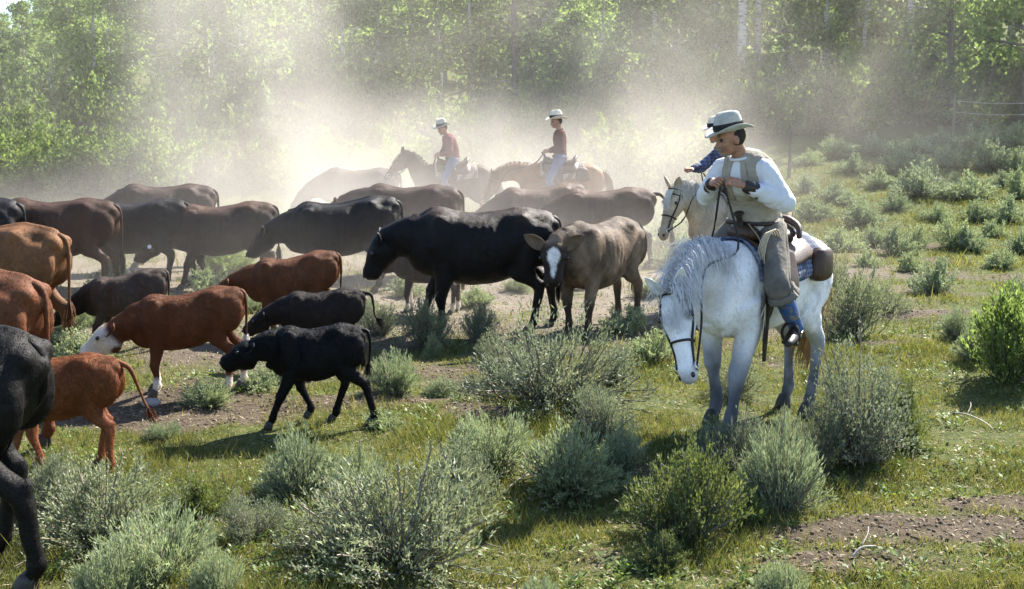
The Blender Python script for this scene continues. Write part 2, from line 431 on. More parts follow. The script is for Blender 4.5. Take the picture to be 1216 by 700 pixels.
# ------------------------------------------------------------------ trees
def aspen_mesh(seed, h, trunk_r, base, crown_r, nleaf, lsize, name='aspen', dark=False, lean=0.03, mat='aspen'):
    g = np.random.default_rng(seed)
    k = 9; zz = np.linspace(-0.3, h * .97, k)
    path = np.stack([np.cumsum(g.normal(0, lean, k)), np.cumsum(g.normal(0, lean, k)), zz], 1)
    rad = trunk_r * np.linspace(1.1, 0.12, k) ** 0.8
    G = Geo(); G.add(*tube(path, rad, 9, 3))
    tips = []; limbs = int(16 + h * 1.5)
    for i in range(limbs):
        t = base + (1 - base) * (i + g.random()) / limbs; z = t * h * .97
        p0 = np.array([np.interp(z, zz, path[:, 0]), np.interp(z, zz, path[:, 1]), z])
        u = (t - base) / (1 - base)
        ln = crown_r * (0.35 + 1.0 * math.sin(math.pi * min(1, (u * .80 + .18))) ** .9) * g.uniform(.6, 1.15) * .8
        az = g.uniform(0, 2 * math.pi) ; el = g.uniform(.1, .75) + .35 * u
        d = np.array([math.cos(az) * math.cos(el), math.sin(az) * math.cos(el), math.sin(el)])
        p1 = p0 + d * ln * .55 + g.normal(size=3) * .06; p2 = p0 + d * ln + np.array([0, 0, ln * .08])
        r = trunk_r * .32 * (1 - .6 * u)
        G.add(*tube([p0, p1, p2], [r, r * .6, r * .25], 5, 2))
        for q in range(g.integers(3, 6)):
            f = g.uniform(.35, 1.05); tips.append((p0 + (p2 - p0) * f + g.normal(size=3) * .17 * ln, .16 + .2 * ln))
    tips.append((np.array([path[-1, 0], path[-1, 1], h]), .3))
    T = np.array([t[0] for t in tips]); S = np.array([t[1] for t in tips])
    w = S ** 1.5 * g.uniform(.3, 1.3, len(S)); w /= w.sum()
    idx = g.choice(len(T), nleaf, p=w)
    shell = g.normal(size=(nleaf, 3)); shell /= np.linalg.norm(shell, axis=1)[:, None]
    C = T[idx] + shell * (S[idx] * g.uniform(.25, 1.05, nleaf) ** .6)[:, None] * np.array([1, 1, .7])
    tone = np.clip(g.normal(.45, .2, nleaf) + g.normal(0, .13, len(T))[idx], 0, 1)
    D = g.normal(size=(nleaf, 3)) + np.array([0, 0, -.5])
    Vv, Ff, cc = leaves(C, D, rvec(nleaf), lsize * g.uniform(.7, 1.3, nleaf), lsize * .85 * g.uniform(.7, 1.2, nleaf), tone)
    return G.mesh(name + '_trunk', M['bark_dark' if dark else 'bark']), mesh(name + '_crown', Vv, Ff, M[mat], False, cc)
def place_tree(name, proto, loc, sc, rz, label, group, cat='tree', sx=1.0):
    o = empty(name, (loc[0], loc[1], float(terrain(loc[0], loc[1])) - .05), rz, sc); o.scale = (sc * sx, sc * sx, sc)
    link('trunk', proto[0], o); link('crown', proto[1], o); tag(o, label, cat, group); return o

low = [aspen_mesh(11 + i, 8.0 + i * .5, .09, .10 + .03 * i, 1.55 + .12 * i, 3800, .16, 'young_aspen') for i in range(4)]
tall = [aspen_mesh(31 + i, 12.5, .15, .42, 1.7, 3300, .16, 'tall_aspen') for i in range(3)]
bare_trunk = aspen_mesh(51, 12.0, .15, .52, 1.3, 2600, .14, 'bare_aspen')
dead_trunk = aspen_mesh(52, 11.0, .12, .62, .7, 500, .13, 'dead_aspen', True)
broad = [aspen_mesh(61 + i, 6.4, .15, .28, 2.0, 3400, .15, 'broad_aspen', True) for i in range(2)]
willow = [bush_mesh(71 + i, 80, 90, 2.6, 2.2, .12, .075, .12, 1.0, .5, 'willow', 'green', .16, .6) for i in range(3)]
def tree_at(px, y, proto, sc, name, label, group=None, sx=1.0, rz=None):
    p = at_depth(px, y)
    if px < 95: sc = min(sc, (2.4 + y * (.088 + .0004 * max(px, 0)) - p.z) / 9.0)
    return place_tree(name, proto, p, sc, rnd.uniform(0, 6.28) if rz is None else rz, label, group, sx=sx)
# single trees the picture shows
tree_at(874, 40, bare_trunk, 1.2, 'aspen_tree', 'thick white aspen trunk rising straight behind the rider in the vest')
tree_at(893, 43, bare_trunk, 1.05, 'aspen_tree', 'slimmer pale aspen trunk beside the thick white trunk', rz=2.)
tree_at(613, 41, dead_trunk, 1.2, 'dead_tree', 'dark grey bare dead trunk standing above the two far riders')
tree_at(1072, 40, bare_trunk, 1.0, 'aspen_tree', 'pale aspen trunk near the dark broad tree and fence wire', rz=4.)
tree_at(1006, 46, tall[0], 1.1, 'aspen_tree', 'tall pale aspen between two bare white trunks')
tree_at(1124, 38, broad[0], 1.05, 'broadleaf_tree', 'dark broad leafy tree with short black trunk at the slope fence')
tree_at(1208, 35.5, broad[1], 1.2, 'broadleaf_tree', 'broad bright green tree beside the fence, its leaves hanging over sagebrush')
GT = 'young aspens crowding the wood edge'
lab_front = 'leafy young aspen in the front row of the wood'
lab_mid = 'leafy aspen standing deeper in the wood'
lab_far = 'distant aspen high on the wooded hillside'
for px in list(np.arange(-70, 1300, 40)) + list(np.arange(-430, -70, 60)) + list(np.arange(1310, 1500, 60)):
    y = 41.5 + rnd.uniform(0, 3.5)
    tree_at(px + rnd.uniform(-16, 16), y, rnd.choice(low), rnd.uniform(.72, 1.12) * (.8 if px < 200 else 1), 'young_aspen', lab_front, GT, rnd.uniform(.9, 1.25))
for y0, y1, step, s0, s1 in ((51, 56, 36, .95, 1.2), (64, 70, 36, 1.05, 1.35)):
    for px in list(np.arange(-110, 1330, step)) + list(np.arange(-460, -110, 70)) + list(np.arange(1340, 1520, 70)):
        y = rnd.uniform(y0, y1); t = rnd.random()
        sc_ = rnd.uniform(s0, s1) * (.72 if px < 230 else 1)
        tree_at(px + rnd.uniform(-14, 14), y, rnd.choice(low if t < .8 else tall), sc_ * (1 if t < .8 else .8), 'young_aspen' if t < .8 else 'aspen_tree', lab_mid, 'aspens deeper in the wood', rnd.uniform(1.0, 1.35))
for y0, y1, step in ((84, 92, 44), (110, 120, 44), (140, 165, 48)):
    for px in np.arange(-120, 1340, step):
        if px > 620 and y0 > 100: continue
        y = rnd.uniform(y0, y1)
        tree_at(px + rnd.uniform(-14, 14), y, rnd.choice(low), rnd.uniform(1.0, 1.3) * (1.0 if px > 120 else .8), 'young_aspen', lab_far, 'aspens far up the hillside', rnd.uniform(1.2, 1.6))
for y0, y1, step, s0, s1, lab in ((29.5, 32.5, 50, .6, 1.0, 'low pale green willow shrub at the foot of the wood'), (34, 37, 40, .85, 1.3, 'rounded willow shrub in the thicket before the aspens'), (38.5, 41, 38, 1.1, 1.6, 'tall willow shrub against the front aspens')):
    for px in list(np.arange(-60, 1290, step)) + list(np.arange(-400, -60, 90)):
        if px > 860 and y0 < 33: continue
        if px > 930 and y0 < 38 and rnd.random() < .55: continue
        p = at_depth(px + rnd.uniform(-18, 18), rnd.uniform(y0, y1)); p.z -= .05
        place_bush('willow_shrub', rnd.choice(willow), p, rnd.uniform(s0, s1), rnd.uniform(0, 6), lab, {'l': 'low willow shrubs before the wood', 'r': 'willow shrubs of the thicket', 't': 'tall willow shrubs at the wood edge'}[lab[0]], 'shrub')

# ------------------------------------------------------------------ sagebrush
near_sage = [bush_mesh(101 + i, 118, 84, 1.0, .62, .034, .0085, .35, 1.0, .75, 'sagebrush', 'sage', .16, .8) for i in range(4)]
pale_sage = [bush_mesh(121 + i, 190, 75, .8, .5, .042, .0075, .3, .95, 1.3, 'sagebrush', 'sage_pale', .09, .7) for i in range(3)]
green_brush = [bush_mesh(141 + i, 150, 85, .9, .6, .034, .011, .3, 1.0, .8, 'rabbitbrush', 'rabbit', .14, .7) for i in range(2)]
leggy = bush_mesh(151, 100, 85, .95, .95, .034, .011, .42, .85, .9, 'leggy_sagebrush', 'sage', .10, .5)
far_sage = [bush_mesh(161 + i, 80, 48, 1.1, .72, .07, .024, .3, 1.0, .7, 'sagebrush', 'sage_pale', .14, .65) for i in range(4)]
lime_brush = bush_mesh(171, 120, 70, .9, .7, .045, .018, .25, 1.0, .7, 'green_shrub', 'green', .12)
def sage_px(px, py, wpx, hpx, proto, label, group=None, name='sagebrush', w0=1.0, h0=.62, rz=None):
    """bush whose base centre is at a pixel, its width and height from the ground scale there"""
    p = ground_at(px, py); d = math.hypot(p.y, CAMZ - p.z); s = FPX / d
    sc = wpx / s / w0; sz = (hpx / s / h0) / sc
    p.z -= .02
    return place_bush(name, proto, p, sc, rnd.uniform(0, 6.28) if rz is None else rz, label, group, 'bush', sz)
SB = [  # base px, base py, width, height, proto, label
    (360, 592, 105, 92, pale_sage[0], .8, .5, 'silvery sagebrush just below the black walking calf'),
    (470, 668, 255, 138, near_sage[0], 1, .62, 'largest dark grey-green sagebrush, dense and wide, beside the silvery one below the calf'),
    (395, 650, 120, 80, near_sage[1], 1, .62, 'low grey sagebrush tucked against the largest dark sagebrush'),
    (585, 560, 110, 80, pale_sage[1], .8, .5, 'pale upright sagebrush with dry twigs between the big bush and the blue-grey clump'),
    (675, 578, 125, 88, pale_sage[0], .8, .5, 'pale sagebrush with tall grey-green shoots below the big blooming bush'),
    (818, 640, 150, 128, green_brush[0], .9, .6, 'dark green rabbitbrush directly in front of the white horse'),
    (1020, 546, 150, 148, leggy, .95, .95, 'tall leggy sagebrush with bare lower stems beside the white horse'),
    (935, 580, 85, 105, near_sage[2], 1, .62, 'small grey sagebrush at the front hooves of the white horse'),
    (655, 478, 185, 135, near_sage[1], 1, .62, 'big rounded sagebrush in front of the tan cow with white blaze'),
    (505, 412, 80, 68, near_sage[2], 1, .62, 'dark sagebrush under the neck of the big black cow'),
    (470, 468, 70, 58, pale_sage[1], .8, .5, 'small pale sagebrush behind the tail of the black calf'),
    (515, 424, 26, 32, pale_sage[0], .8, .5, 'tiny pale sage sprig at the front feet of the big black cow'),
    (345, 412, 70, 40, pale_sage[0], .8, .5, 'pale sage tuft in front of the brown-black calf'),
    (125, 640, 190, 108, near_sage[0], 1, .62, 'grey-green sagebrush below the belly of the orange-brown calf'),
    (190, 690, 150, 92, pale_sage[1], .8, .5, 'bright silvery sagebrush with dead twigs near the black hind leg'),
    (130, 720, 95, 92, pale_sage[0], .8, .5, 'pale sagebrush against the hoof of the cropped black cow'),
    (262, 706, 70, 66, pale_sage[0], .8, .5, 'narrow pale sage shoots beside the bright silvery sagebrush'),
    (235, 610, 100, 60, green_brush[1], .9, .6, 'thin greenish sagebrush with ochre stems behind the silvery one'),
    (1012, 398, 112, 92, near_sage[0], 1, .62, 'dark sagebrush directly behind the rump of the white horse'),
    (1195, 452, 110, 112, lime_brush, .9, .7, 'bright green leafy shrub at the open meadow edge'),
    (1205, 380, 70, 58, pale_sage[0], .8, .5, 'silvery sagebrush behind the bright green leafy shrub'),
    (1145, 402, 60, 44, pale_sage[1], .8, .5, 'low pale sagebrush beside the bright green leafy shrub'),
    (1112, 348, 62, 44, far_sage[0], 1.1, .72, 'thin sparse sagebrush alone in the open meadow'),
    (932, 712, 66, 56, pale_sage[0], .8, .5, 'short silvery sage tuft in front of the dark green rabbitbrush'),
    (642, 716, 50, 36, pale_sage[1], .8, .5, 'tiny silvery sage tuft in the riders shadow'),
    (715, 520, 90, 70, near_sage[0], 1, .62, 'drab sagebrush between the big blooming bush and the white horse head'),
    (700, 492, 60, 40, pale_sage[1], .8, .5, 'pale low sage at the right foot of the big blooming bush'),
    (888, 622, 50, 44, lime_brush, .9, .7, 'small lime green weed clump beside the dark rabbitbrush'),
    (870, 470, 70, 66, near_sage[1], 1, .62, 'dark sagebrush under the belly of the white horse'),
    (450, 398, 60, 48, near_sage[0], 1, .62, 'dull sagebrush behind the brown-black calf'),
    (570, 405, 60, 52, near_sage[2], 1, .62, 'shaded sagebrush under the belly of the big black cow'),
    (800, 318, 62, 44, far_sage[1], 1.1, .72, 'grey sagebrush behind the head of the white horse'),
    (250, 480, 70, 34, pale_sage[1], .8, .5, 'low sage between the white-faced calf and black calf'),
    (120, 385, 80, 40, pale_sage[0], .8, .5, 'pale green sage behind the white-faced calf'),
    (170, 372, 70, 34, lime_brush, .9, .7, 'green brush behind the greyish brown calf'),
    (265, 325, 80, 42, lime_brush, .9, .7, 'green brush between the legs of dark cows'),
    (85, 392, 60, 40, pale_sage[1], .8, .5, 'pale sage at the muzzle of the greyish brown calf'),
]
SB += [
    (925, 606, 95, 112, pale_sage[2], .8, .5, 'blue-grey sagebrush hiding a front hoof of the white horse'),
    (852, 540, 80, 50, green_brush[1], .9, .6, 'dark low brush under the chin of the white horse'),
    (868, 566, 110, 84, near_sage[0], 1, .62, 'dull grey sagebrush just in front of the white horse hooves'),
    (905, 560, 70, 58, near_sage[3], 1, .62, 'low grey brush between the front hooves of the white horse'),
    (965, 560, 80, 95, near_sage[3], 1, .62, 'grey sagebrush joined to the tall leggy one'),
    (300, 640, 90, 62, near_sage[3], 1, .62, 'flat sagebrush between the silvery one and the low foreground clump'),
    (545, 610, 120, 95, near_sage[2], 1, .62, 'sagebrush arm merging with the largest dark sagebrush'),
    (740, 560, 70, 62, pale_sage[2], .8, .5, 'pale sage beside the dark green rabbitbrush'),
    (600, 452, 90, 66, near_sage[3], 1, .62, 'low sagebrush lobe joined to the big rounded one'),
    (728, 462, 66, 62, near_sage[2], 1, .62, 'grey lobe of brush on the far flank of the big rounded sagebrush'),
    (60, 612, 110, 84, near_sage[2], 1, .62, 'drab sagebrush behind the hock of the cropped black cow'),
    (780, 672, 80, 52, green_brush[1], .9, .6, 'low dark brush spilling from the rabbitbrush'),
    (1060, 530, 80, 92, green_brush[1], .9, .6, 'greenish brush leaning out of the tall leggy sagebrush'),
    (980, 360, 70, 62, near_sage[3], 1, .62, 'sagebrush brushing the hind leg of the white horse'),
    (1048, 372, 60, 48, near_sage[1], 1, .62, 'grey sagebrush beyond the dark one behind the horse rump'),
    (1168, 428, 60, 56, pale_sage[2], .8, .5, 'silvery brush at the foot of the bright green leafy shrub'),
    (430, 590, 80, 66, pale_sage[2], .8, .5, 'silvery shoots rising behind the largest dark sagebrush'),
]
for px, py, w, h, pr, w0, h0, lab in SB:
    sage_px(px, py, w, h, pr, lab, None, 'rabbitbrush' if 'rabbit' in lab else ('green_shrub' if ('leafy shrub' in lab or 'green brush' in lab or 'weed clump' in lab) else 'sagebrush'), w0, h0)
HS = [(1065, 302, 52, 40), (1085, 296, 44, 34), (1132, 294, 62, 40), (1155, 296, 46, 34), (1198, 264, 56, 36), (1160, 262, 44, 30), (1095, 232, 74, 40), (1150, 236, 74, 40),
      (1125, 198, 46, 30), (1072, 205, 66, 42), (1175, 200, 70, 40), (1040, 222, 50, 30), (1000, 300, 60, 34), (965, 262, 56, 34), (1025, 265, 56, 32), (985, 236, 50, 28),
      (1210, 236, 50, 40), (1205, 205, 46, 34), (1040, 290, 40, 26), (960, 300, 44, 26), (955, 228, 40, 24), (1010, 205, 44, 26), (1060, 250, 44, 26), (1108, 262, 44, 28),
      (1180, 282, 40, 24), (1215, 300, 50, 34), (930, 252, 36, 24), (1120, 176, 50, 30), (1165, 174, 50, 30), (1040, 184, 50, 30), (990, 186, 46, 26), (960, 196, 40, 24),
      (1210, 176, 60, 34), (1090, 180, 40, 24), (905, 230, 40, 22), (1012, 242, 40, 22), (1082, 322, 40, 26), (1030, 316, 40, 24), (1190, 318, 44, 26), (1128, 222, 36, 22), (1188, 222, 36, 22)]
for i, (px, py, w, h) in enumerate(HS):
    sage_px(px, py, w * .92, h * .95, far_sage[i % 4], 'rounded grey sagebrush scattered on the dusty slope below the fence', 'sagebrush on the slope', 'sagebrush', 1.1, .72)
for i, (px, py, w) in enumerate([(215, 388, 60), (300, 372, 56), (430, 372, 48), (250, 352, 52), (140, 348, 60), (330, 352, 44), (560, 362, 44), (610, 345, 40), (690, 345, 46), (770, 352, 50), (480, 352, 40), (100, 430, 66), (310, 462, 44), (455, 505, 40), (530, 470, 56), (195, 520, 50), (560, 520, 50), (745, 395, 50), (775, 425, 56), (50, 420, 60)]):
    sage_px(px, py, w, w * .6, (pale_sage + far_sage)[i % 7], 'pale sage tuft growing among the trampled ground between the cattle', 'sage tufts among the herd', 'sagebrush', .9, .6)
for i in range(26):
    px = rnd.uniform(-20, 900); y = rnd.uniform(20, 27); p = at_depth(px, y); p.z -= .02
    place_bush('sagebrush', rnd.choice(far_sage), p, rnd.uniform(.5, .95), rnd.uniform(0, 6), 'hazy sagebrush behind the herd in drifting dust', 'sagebrush behind the herd', 'bush')

# ------------------------------------------------------------------ grass, weeds, litter, stone, twigs
def scatter(n, y0, y1, power=1.0):
    y = y0 + (y1 - y0) * rng.random(n) ** power
    x = (rng.random(n) * 2 - 1) * (0.52 * y + 1.2); return x, y
def tri_blades(x, y, h, w, lean, col):
    n = len(x); z = terrain(x, y); az = rng.uniform(0, 2 * math.pi, n); la = rng.uniform(0, 2 * math.pi, n)
    dx, dy = np.cos(az) * w / 2, np.sin(az) * w / 2
    b = np.stack([x, y, z - .004], 1)
    V = np.stack([b - np.stack([dx, dy, 0 * dx], 1), b + np.stack([dx, dy, 0 * dx], 1), b + np.stack([np.cos(la) * lean * h, np.sin(la) * lean * h, h], 1)], 1).reshape(-1, 3)
    return V, np.arange(n * 3).reshape(-1, 3), np.repeat(np.stack([col] * 3, 1), 3, 0)
x1, y1 = scatter(330000, 4.4, 12, 1.35); x2, y2 = scatter(200000, 11, 30, 1.2)
x = np.concatenate([x1, x2]); y = np.concatenate([y1, y2])
b = bare(x, y); lush = wob(x, y, 1.1, 9.0) * .5 + wob(x, y, 3.1, 2.0) * .5
keep = rng.random(len(x)) < np.clip(1.0 - 1.25 * b + .35 * lush, .03, 1) * np.clip(1.25 - .6 * dusty(x, y), .4, 1); x, y, b, lush = x[keep], y[keep], b[keep], lush[keep]
far = sstep(8, 22, y)
h = rng.uniform(.015, .07, len(x)) * (1 + 1.3 * np.clip(lush + .5 * wob(x, y, .5, 1.7), -.7, 1.2)) * (1 + .5 * far); tall_b = rng.random(len(x)) < .012; h[tall_b] *= 2.8
w = rng.uniform(.004, .008, len(x)) * (1 + 2.6 * far)
col = np.clip(.42 - .25 * lush + .3 * b + rng.normal(0, .2, len(x)), 0, 1)
V, F, C = tri_blades(x, y, h, w, .55, col)
tag(link('grass', mesh('grass', V, F, M['grass'], False, C)), 'short yellow-green grass covering the meadow', 'grass', kind='stuff')
# broad-leaved weeds
cx, cy_ = scatter(5200, 4.5, 13, 1.4); lw = wob(cx, cy_, .8, 5.0) + .5 * wob(cx, cy_, 2.2, 8.0)
k = (lw > .05) & (bare(cx, cy_) < .75); cx, cy_ = cx[k], cy_[k]; rad = rng.uniform(.02, .07, len(cx)); nl = 9
px_ = np.repeat(cx, nl); py_ = np.repeat(cy_, nl); rr = np.repeat(rad, nl); n = len(px_)
az = rng.uniform(0, 2 * math.pi, n); D = np.stack([np.cos(az), np.sin(az), rng.uniform(.15, 1.1, n)], 1)
B = np.stack([px_ + np.cos(az) * rr * .4, py_ + np.sin(az) * rr * .4, terrain(px_, py_) + rng.uniform(0, .04, n)], 1)
V, F, C = leaves(B, D, rvec(n) * .35 + np.array([0, 0, 1.]), rng.uniform(.02, .05, n), rng.uniform(.01, .022, n), np.clip(rng.normal(.5, .25, n), 0, 1))
tag(link('weeds', mesh('weeds', V, F, M['weed'], False, C)), 'low broad-leaved green weeds scattered through the turf', 'weeds', kind='stuff')
# dry litter
x, y = scatter(30000, 4.4, 14, 1.3); n = len(x); az = rng.uniform(0, 6.28, n)
D = np.stack([np.cos(az), np.sin(az), rng.normal(0, .25, n)], 1)
M['litter'] = leaf_material('dry_litter', (0.12, 0.085, 0.055), (0.36, 0.30, 0.21), .1, 0.0, .9, (1, 1, 1))
V, F, C = leaves(np.stack([x, y, terrain(x, y) + .008], 1), D, rvec(n) * .5 + np.array([0, 0, 1.]), rng.uniform(.015, .06, n), rng.uniform(.005, .014, n), rng.random(n))
tag(link('litter', mesh('litter', V, F, M['litter'], False, C)), 'dry twigs and dead leaves strewn on the soil', 'litter', kind='stuff')
# clods of churned soil in the trampled places
x, y = scatter(16000, 4.4, 17, 1.2); k = bare(x, y) > .55; x, y = x[k], y[k]; n = len(x)
ico = np.array([(1, 0, 0), (-1, 0, 0), (0, 1, 0), (0, -1, 0), (0, 0, 1), (0, 0, -1)], float); icf = np.array([(0, 2, 4), (2, 1, 4), (1, 3, 4), (3, 0, 4), (2, 0, 5), (1, 2, 5), (3, 1, 5), (0, 3, 5)])
V = ico[None] * rng.uniform(.5, 1.4, (n, 6, 1)) * (rng.uniform(.004, .017, n) ** 1.0)[:, None, None] * np.array([1.2, 1.2, .7]) + np.stack([x, y, terrain(x, y) + .004], 1)[:, None]
F = (icf[None] + (np.arange(n) * 6)[:, None, None]).reshape(-1, 3)
tag(link('soil_clods', mesh('soil_clods', V.reshape(-1, 3), F, plain('soil_clod', (.14, .11, .08), .95, .05, 7, .5, .6, 60), False)), 'small clods of churned soil on the trampled ground', 'clods', kind='stuff')
# pale stone behind the orange-brown calf
def stone(px, py, r, label, seed):
    V, F = ell((0, 0, 0), (r, r * .75, r * .5), None, 16, 10); V = V * (1 + .13 * np.sin(V[:, :1] * 40 * .12 / r + seed) * np.cos(V[:, 1:2] * 33 * .12 / r + V[:, 2:] * 21 * .12 / r))
    o = link('stone', mesh('stone', V, F, plain('stone_grey', (.27, .25, .235), .9, .2, 9, .3, .6, 25))); p = ground_at(px, py); o.location = (p.x, p.y, p.z + r * .28)
    tag(o, label, 'stone')
stone(180, 482, .085, 'pale grey stone under the tail of the orange-brown calf', 1.0)
stone(812, 446, .05, 'small pale stone in the grass under the white horse head', 2.0)
def dead_stick(px, py, px2, py2, label, r=.007):
    a, b_ = ground_at(px, py), ground_at(px2, py2); o = empty('dead_branch', a); d = b_ - a; g = Geo()
    P = [np.array((0, 0, .01)), np.array(d * .35) + (0, 0, .05), np.array(d * .7) + (0.02, 0, .045), np.array(d) + (0, 0, .03)]
    g.add(*tube(P, [r * 1.4, r, r * .8, r * .4], 6, 4)); g.add(*tube([P[1], P[1] + (.06, .08, .05), P[1] + (.09, .16, .06)], [r * .8, r * .5, r * .3], 5, 3))
    link('twig', g.mesh('twig', M['twig_pale']), o); tag(o, label, 'branch')
dead_stick(1132, 492, 1180, 515, 'thin dead branch lying in the open meadow')
dead_stick(600, 585, 655, 560, 'pale dead twig beside the pale sagebrush')
dead_stick(1012, 664, 1040, 655, 'short bleached stick on the dirt strip', .006)
dead_stick(170, 650, 240, 690, 'bent dead branch inside the bright silvery sagebrush', .012)
# fence on the slope
M['post'] = plain('fence_post', (.16, .14, .12), .9, .1, 20, .3); M['wire'] = plain('fence_wire', (.4, .38, .34), .6, .3, 20, .1)
def post(px, y, hgt, lab):
    p = at_depth(px, y); o = link('fence_post', (lambda g: g.mesh('fence_post', M['post']))(Geo().add(*tube([(0, 0, -.2), (.01, 0, hgt * .5), (0, .01, hgt)], [.045, .042, .038], 8, 3)).add(*ell((0, .01, hgt), (.036, .036, .03)))))
    o.location = p; tag(o, lab, 'fence post'); return np.array(p) + (0, 0, hgt)
post(936, 29, 1.35, 'thin lone fence post in the dusty slope behind the rider in the vest')
pa = post(1128, 35.2, 1.3, 'fence post beside the dark broad tree trunk'); pb = post(1215, 34.3, 1.3, 'fence post under the broad bright green tree')
for dz, lab in ((-.15, 'upper fence wire strung between slope posts'), (-.5, 'lower fence wire strung between slope posts')):
    mid = (pa + pb) / 2 + (0, 0, dz - .04)
    tag(link('fence_wire', (lambda g: g.mesh('fence_wire', M['wire']))(Geo().add(*tube([pa + (0, 0, dz), mid, pb + (0, 0, dz)], .012, 5, 4)))), lab, 'wire')
# ------------------------------------------------------------------ animals
def nrm(v): v = np.asarray(v, float); return v / (np.linalg.norm(v) + 1e-9)
def ear_geo(base, d, width, length, n_in, mat=None):
    """a cupped leaf-shaped ear with real thickness: base point, direction, opening normal"""
    d = nrm(d); n_in = nrm(np.asarray(n_in) - d * np.dot(d, n_in)); s = np.cross(d, n_in)
    ts = np.linspace(0, 1, 8); prof = np.sin(np.pi * np.clip(ts * .86 + .12, 0, 1)) ** .8; prof[-1] = .04; prof[0] *= .75
    front, back = [], []
    for t, w in zip(ts, prof):
        for u in np.linspace(-1, 1, 7):
            cup = (1 - u * u) * width * .26 * w
            p = base + d * length * t + s * u * w * width * .5 - n_in * cup
            front.append(p); back.append(p - n_in * .008 - d * 0.0)
    V = np.array(front + back); F = []; n = 7; tot = len(front)
    for i in range(len(ts) - 1):
        for j in range(n - 1):
            a = i * n + j; F.append((a, a + 1, a + n + 1, a + n)); F.append((tot + a, tot + a + n, tot + a + n + 1, tot + a + 1))
    rim = [i * n for i in range(len(ts))] + [(len(ts) - 1) * n + j for j in range(1, n)] + [i * n + n - 1 for i in range(len(ts) - 2, -1, -1)] + [j for j in range(n - 2, 0, -1)]
    for a, b in zip(rim, rim[1:] + rim[:1]): F.append((a, b, tot + b, tot + a))
    return V, F
def colored(me, c): setcol(me, np.tile(np.asarray(c, float), (len(me.vertices), 1))); return me
def segdist(V, a, b):
    a = np.asarray(a, float); b = np.asarray(b, float); ab = b - a
    t = np.clip((V - a) @ ab / (ab @ ab), 0, 1); return np.linalg.norm(V - a - t[:, None] * ab, axis=1), t

def leg_rows(pts, rs, flat=1.0):
    return [(p[0], p[1], p[2], r * (flat if i < 2 else 1), r * (1.25 if i < 2 else 1.0), r * (1.25 if i < 2 else 1.0)) for i, (p, r) in enumerate(zip(pts, rs))]

def sculpt_bovine(me, wf, lz, xs, bony):
    """hollows, hip bones, ribs and lumps pressed into the skin"""
    V = getv(me).astype(float); N = np.empty(len(V) * 3, np.float32); me.vertices.foreach_get('normal', N); N = N.reshape(-1, 3)
    d = np.zeros(len(V)); ay = np.abs(V[:, 1])
    def g(c, s): return np.exp(-(((V[:, 0] - c[0] * xs) / s[0]) ** 2 + ((ay - c[1] * wf) / s[1]) ** 2 + ((V[:, 2] - lz(c[2])) / s[2]) ** 2))
    b = .55 + .45 * bony
    d -= .050 * b * g((-.23, .24, 1.16), (.10, .12, .12)); d -= .035 * b * g((-.59, .17, 1.24), (.09, .09, .10)); d += .042 * b * g((-.42, .235, 1.27), (.065, .07, .06))
    d += .03 * b * g((-.76, .11, 1.17), (.05, .05, .05)); d -= .028 * g((.27, .30, .98), (.06, .2, .26)); d += .018 * g((.46, .24, 1.0), (.10, .12, .2)); d -= .02 * g((.60, .15, 1.12), (.07, .1, .1))
    d -= .03 * b * g((-.30, .26, .72), (.10, .12, .10)); d += .018 * b * np.exp(-(ay / .03) ** 2) * (V[:, 2] > lz(1.2)) * (np.abs(V[:, 0]) < .75) 
    rib = sstep(lz(1.22), lz(1.12), V[:, 2]) * sstep(lz(.66), lz(.8), V[:, 2]) * sstep(-.16, -.08, V[:, 0]) * sstep(.34, .22, V[:, 0])
    d += .0035 * b * rib * np.sin(V[:, 0] * 2 * math.pi / .085 + V[:, 2] * 3)
    d += .004 * noise3(V, 11, xs + bony) + .0012 * noise3(V, 37, 2.0)
    V += N * d[:, None]; me.vertices.foreach_set('co', V.astype(np.float32).ravel()); me.update()
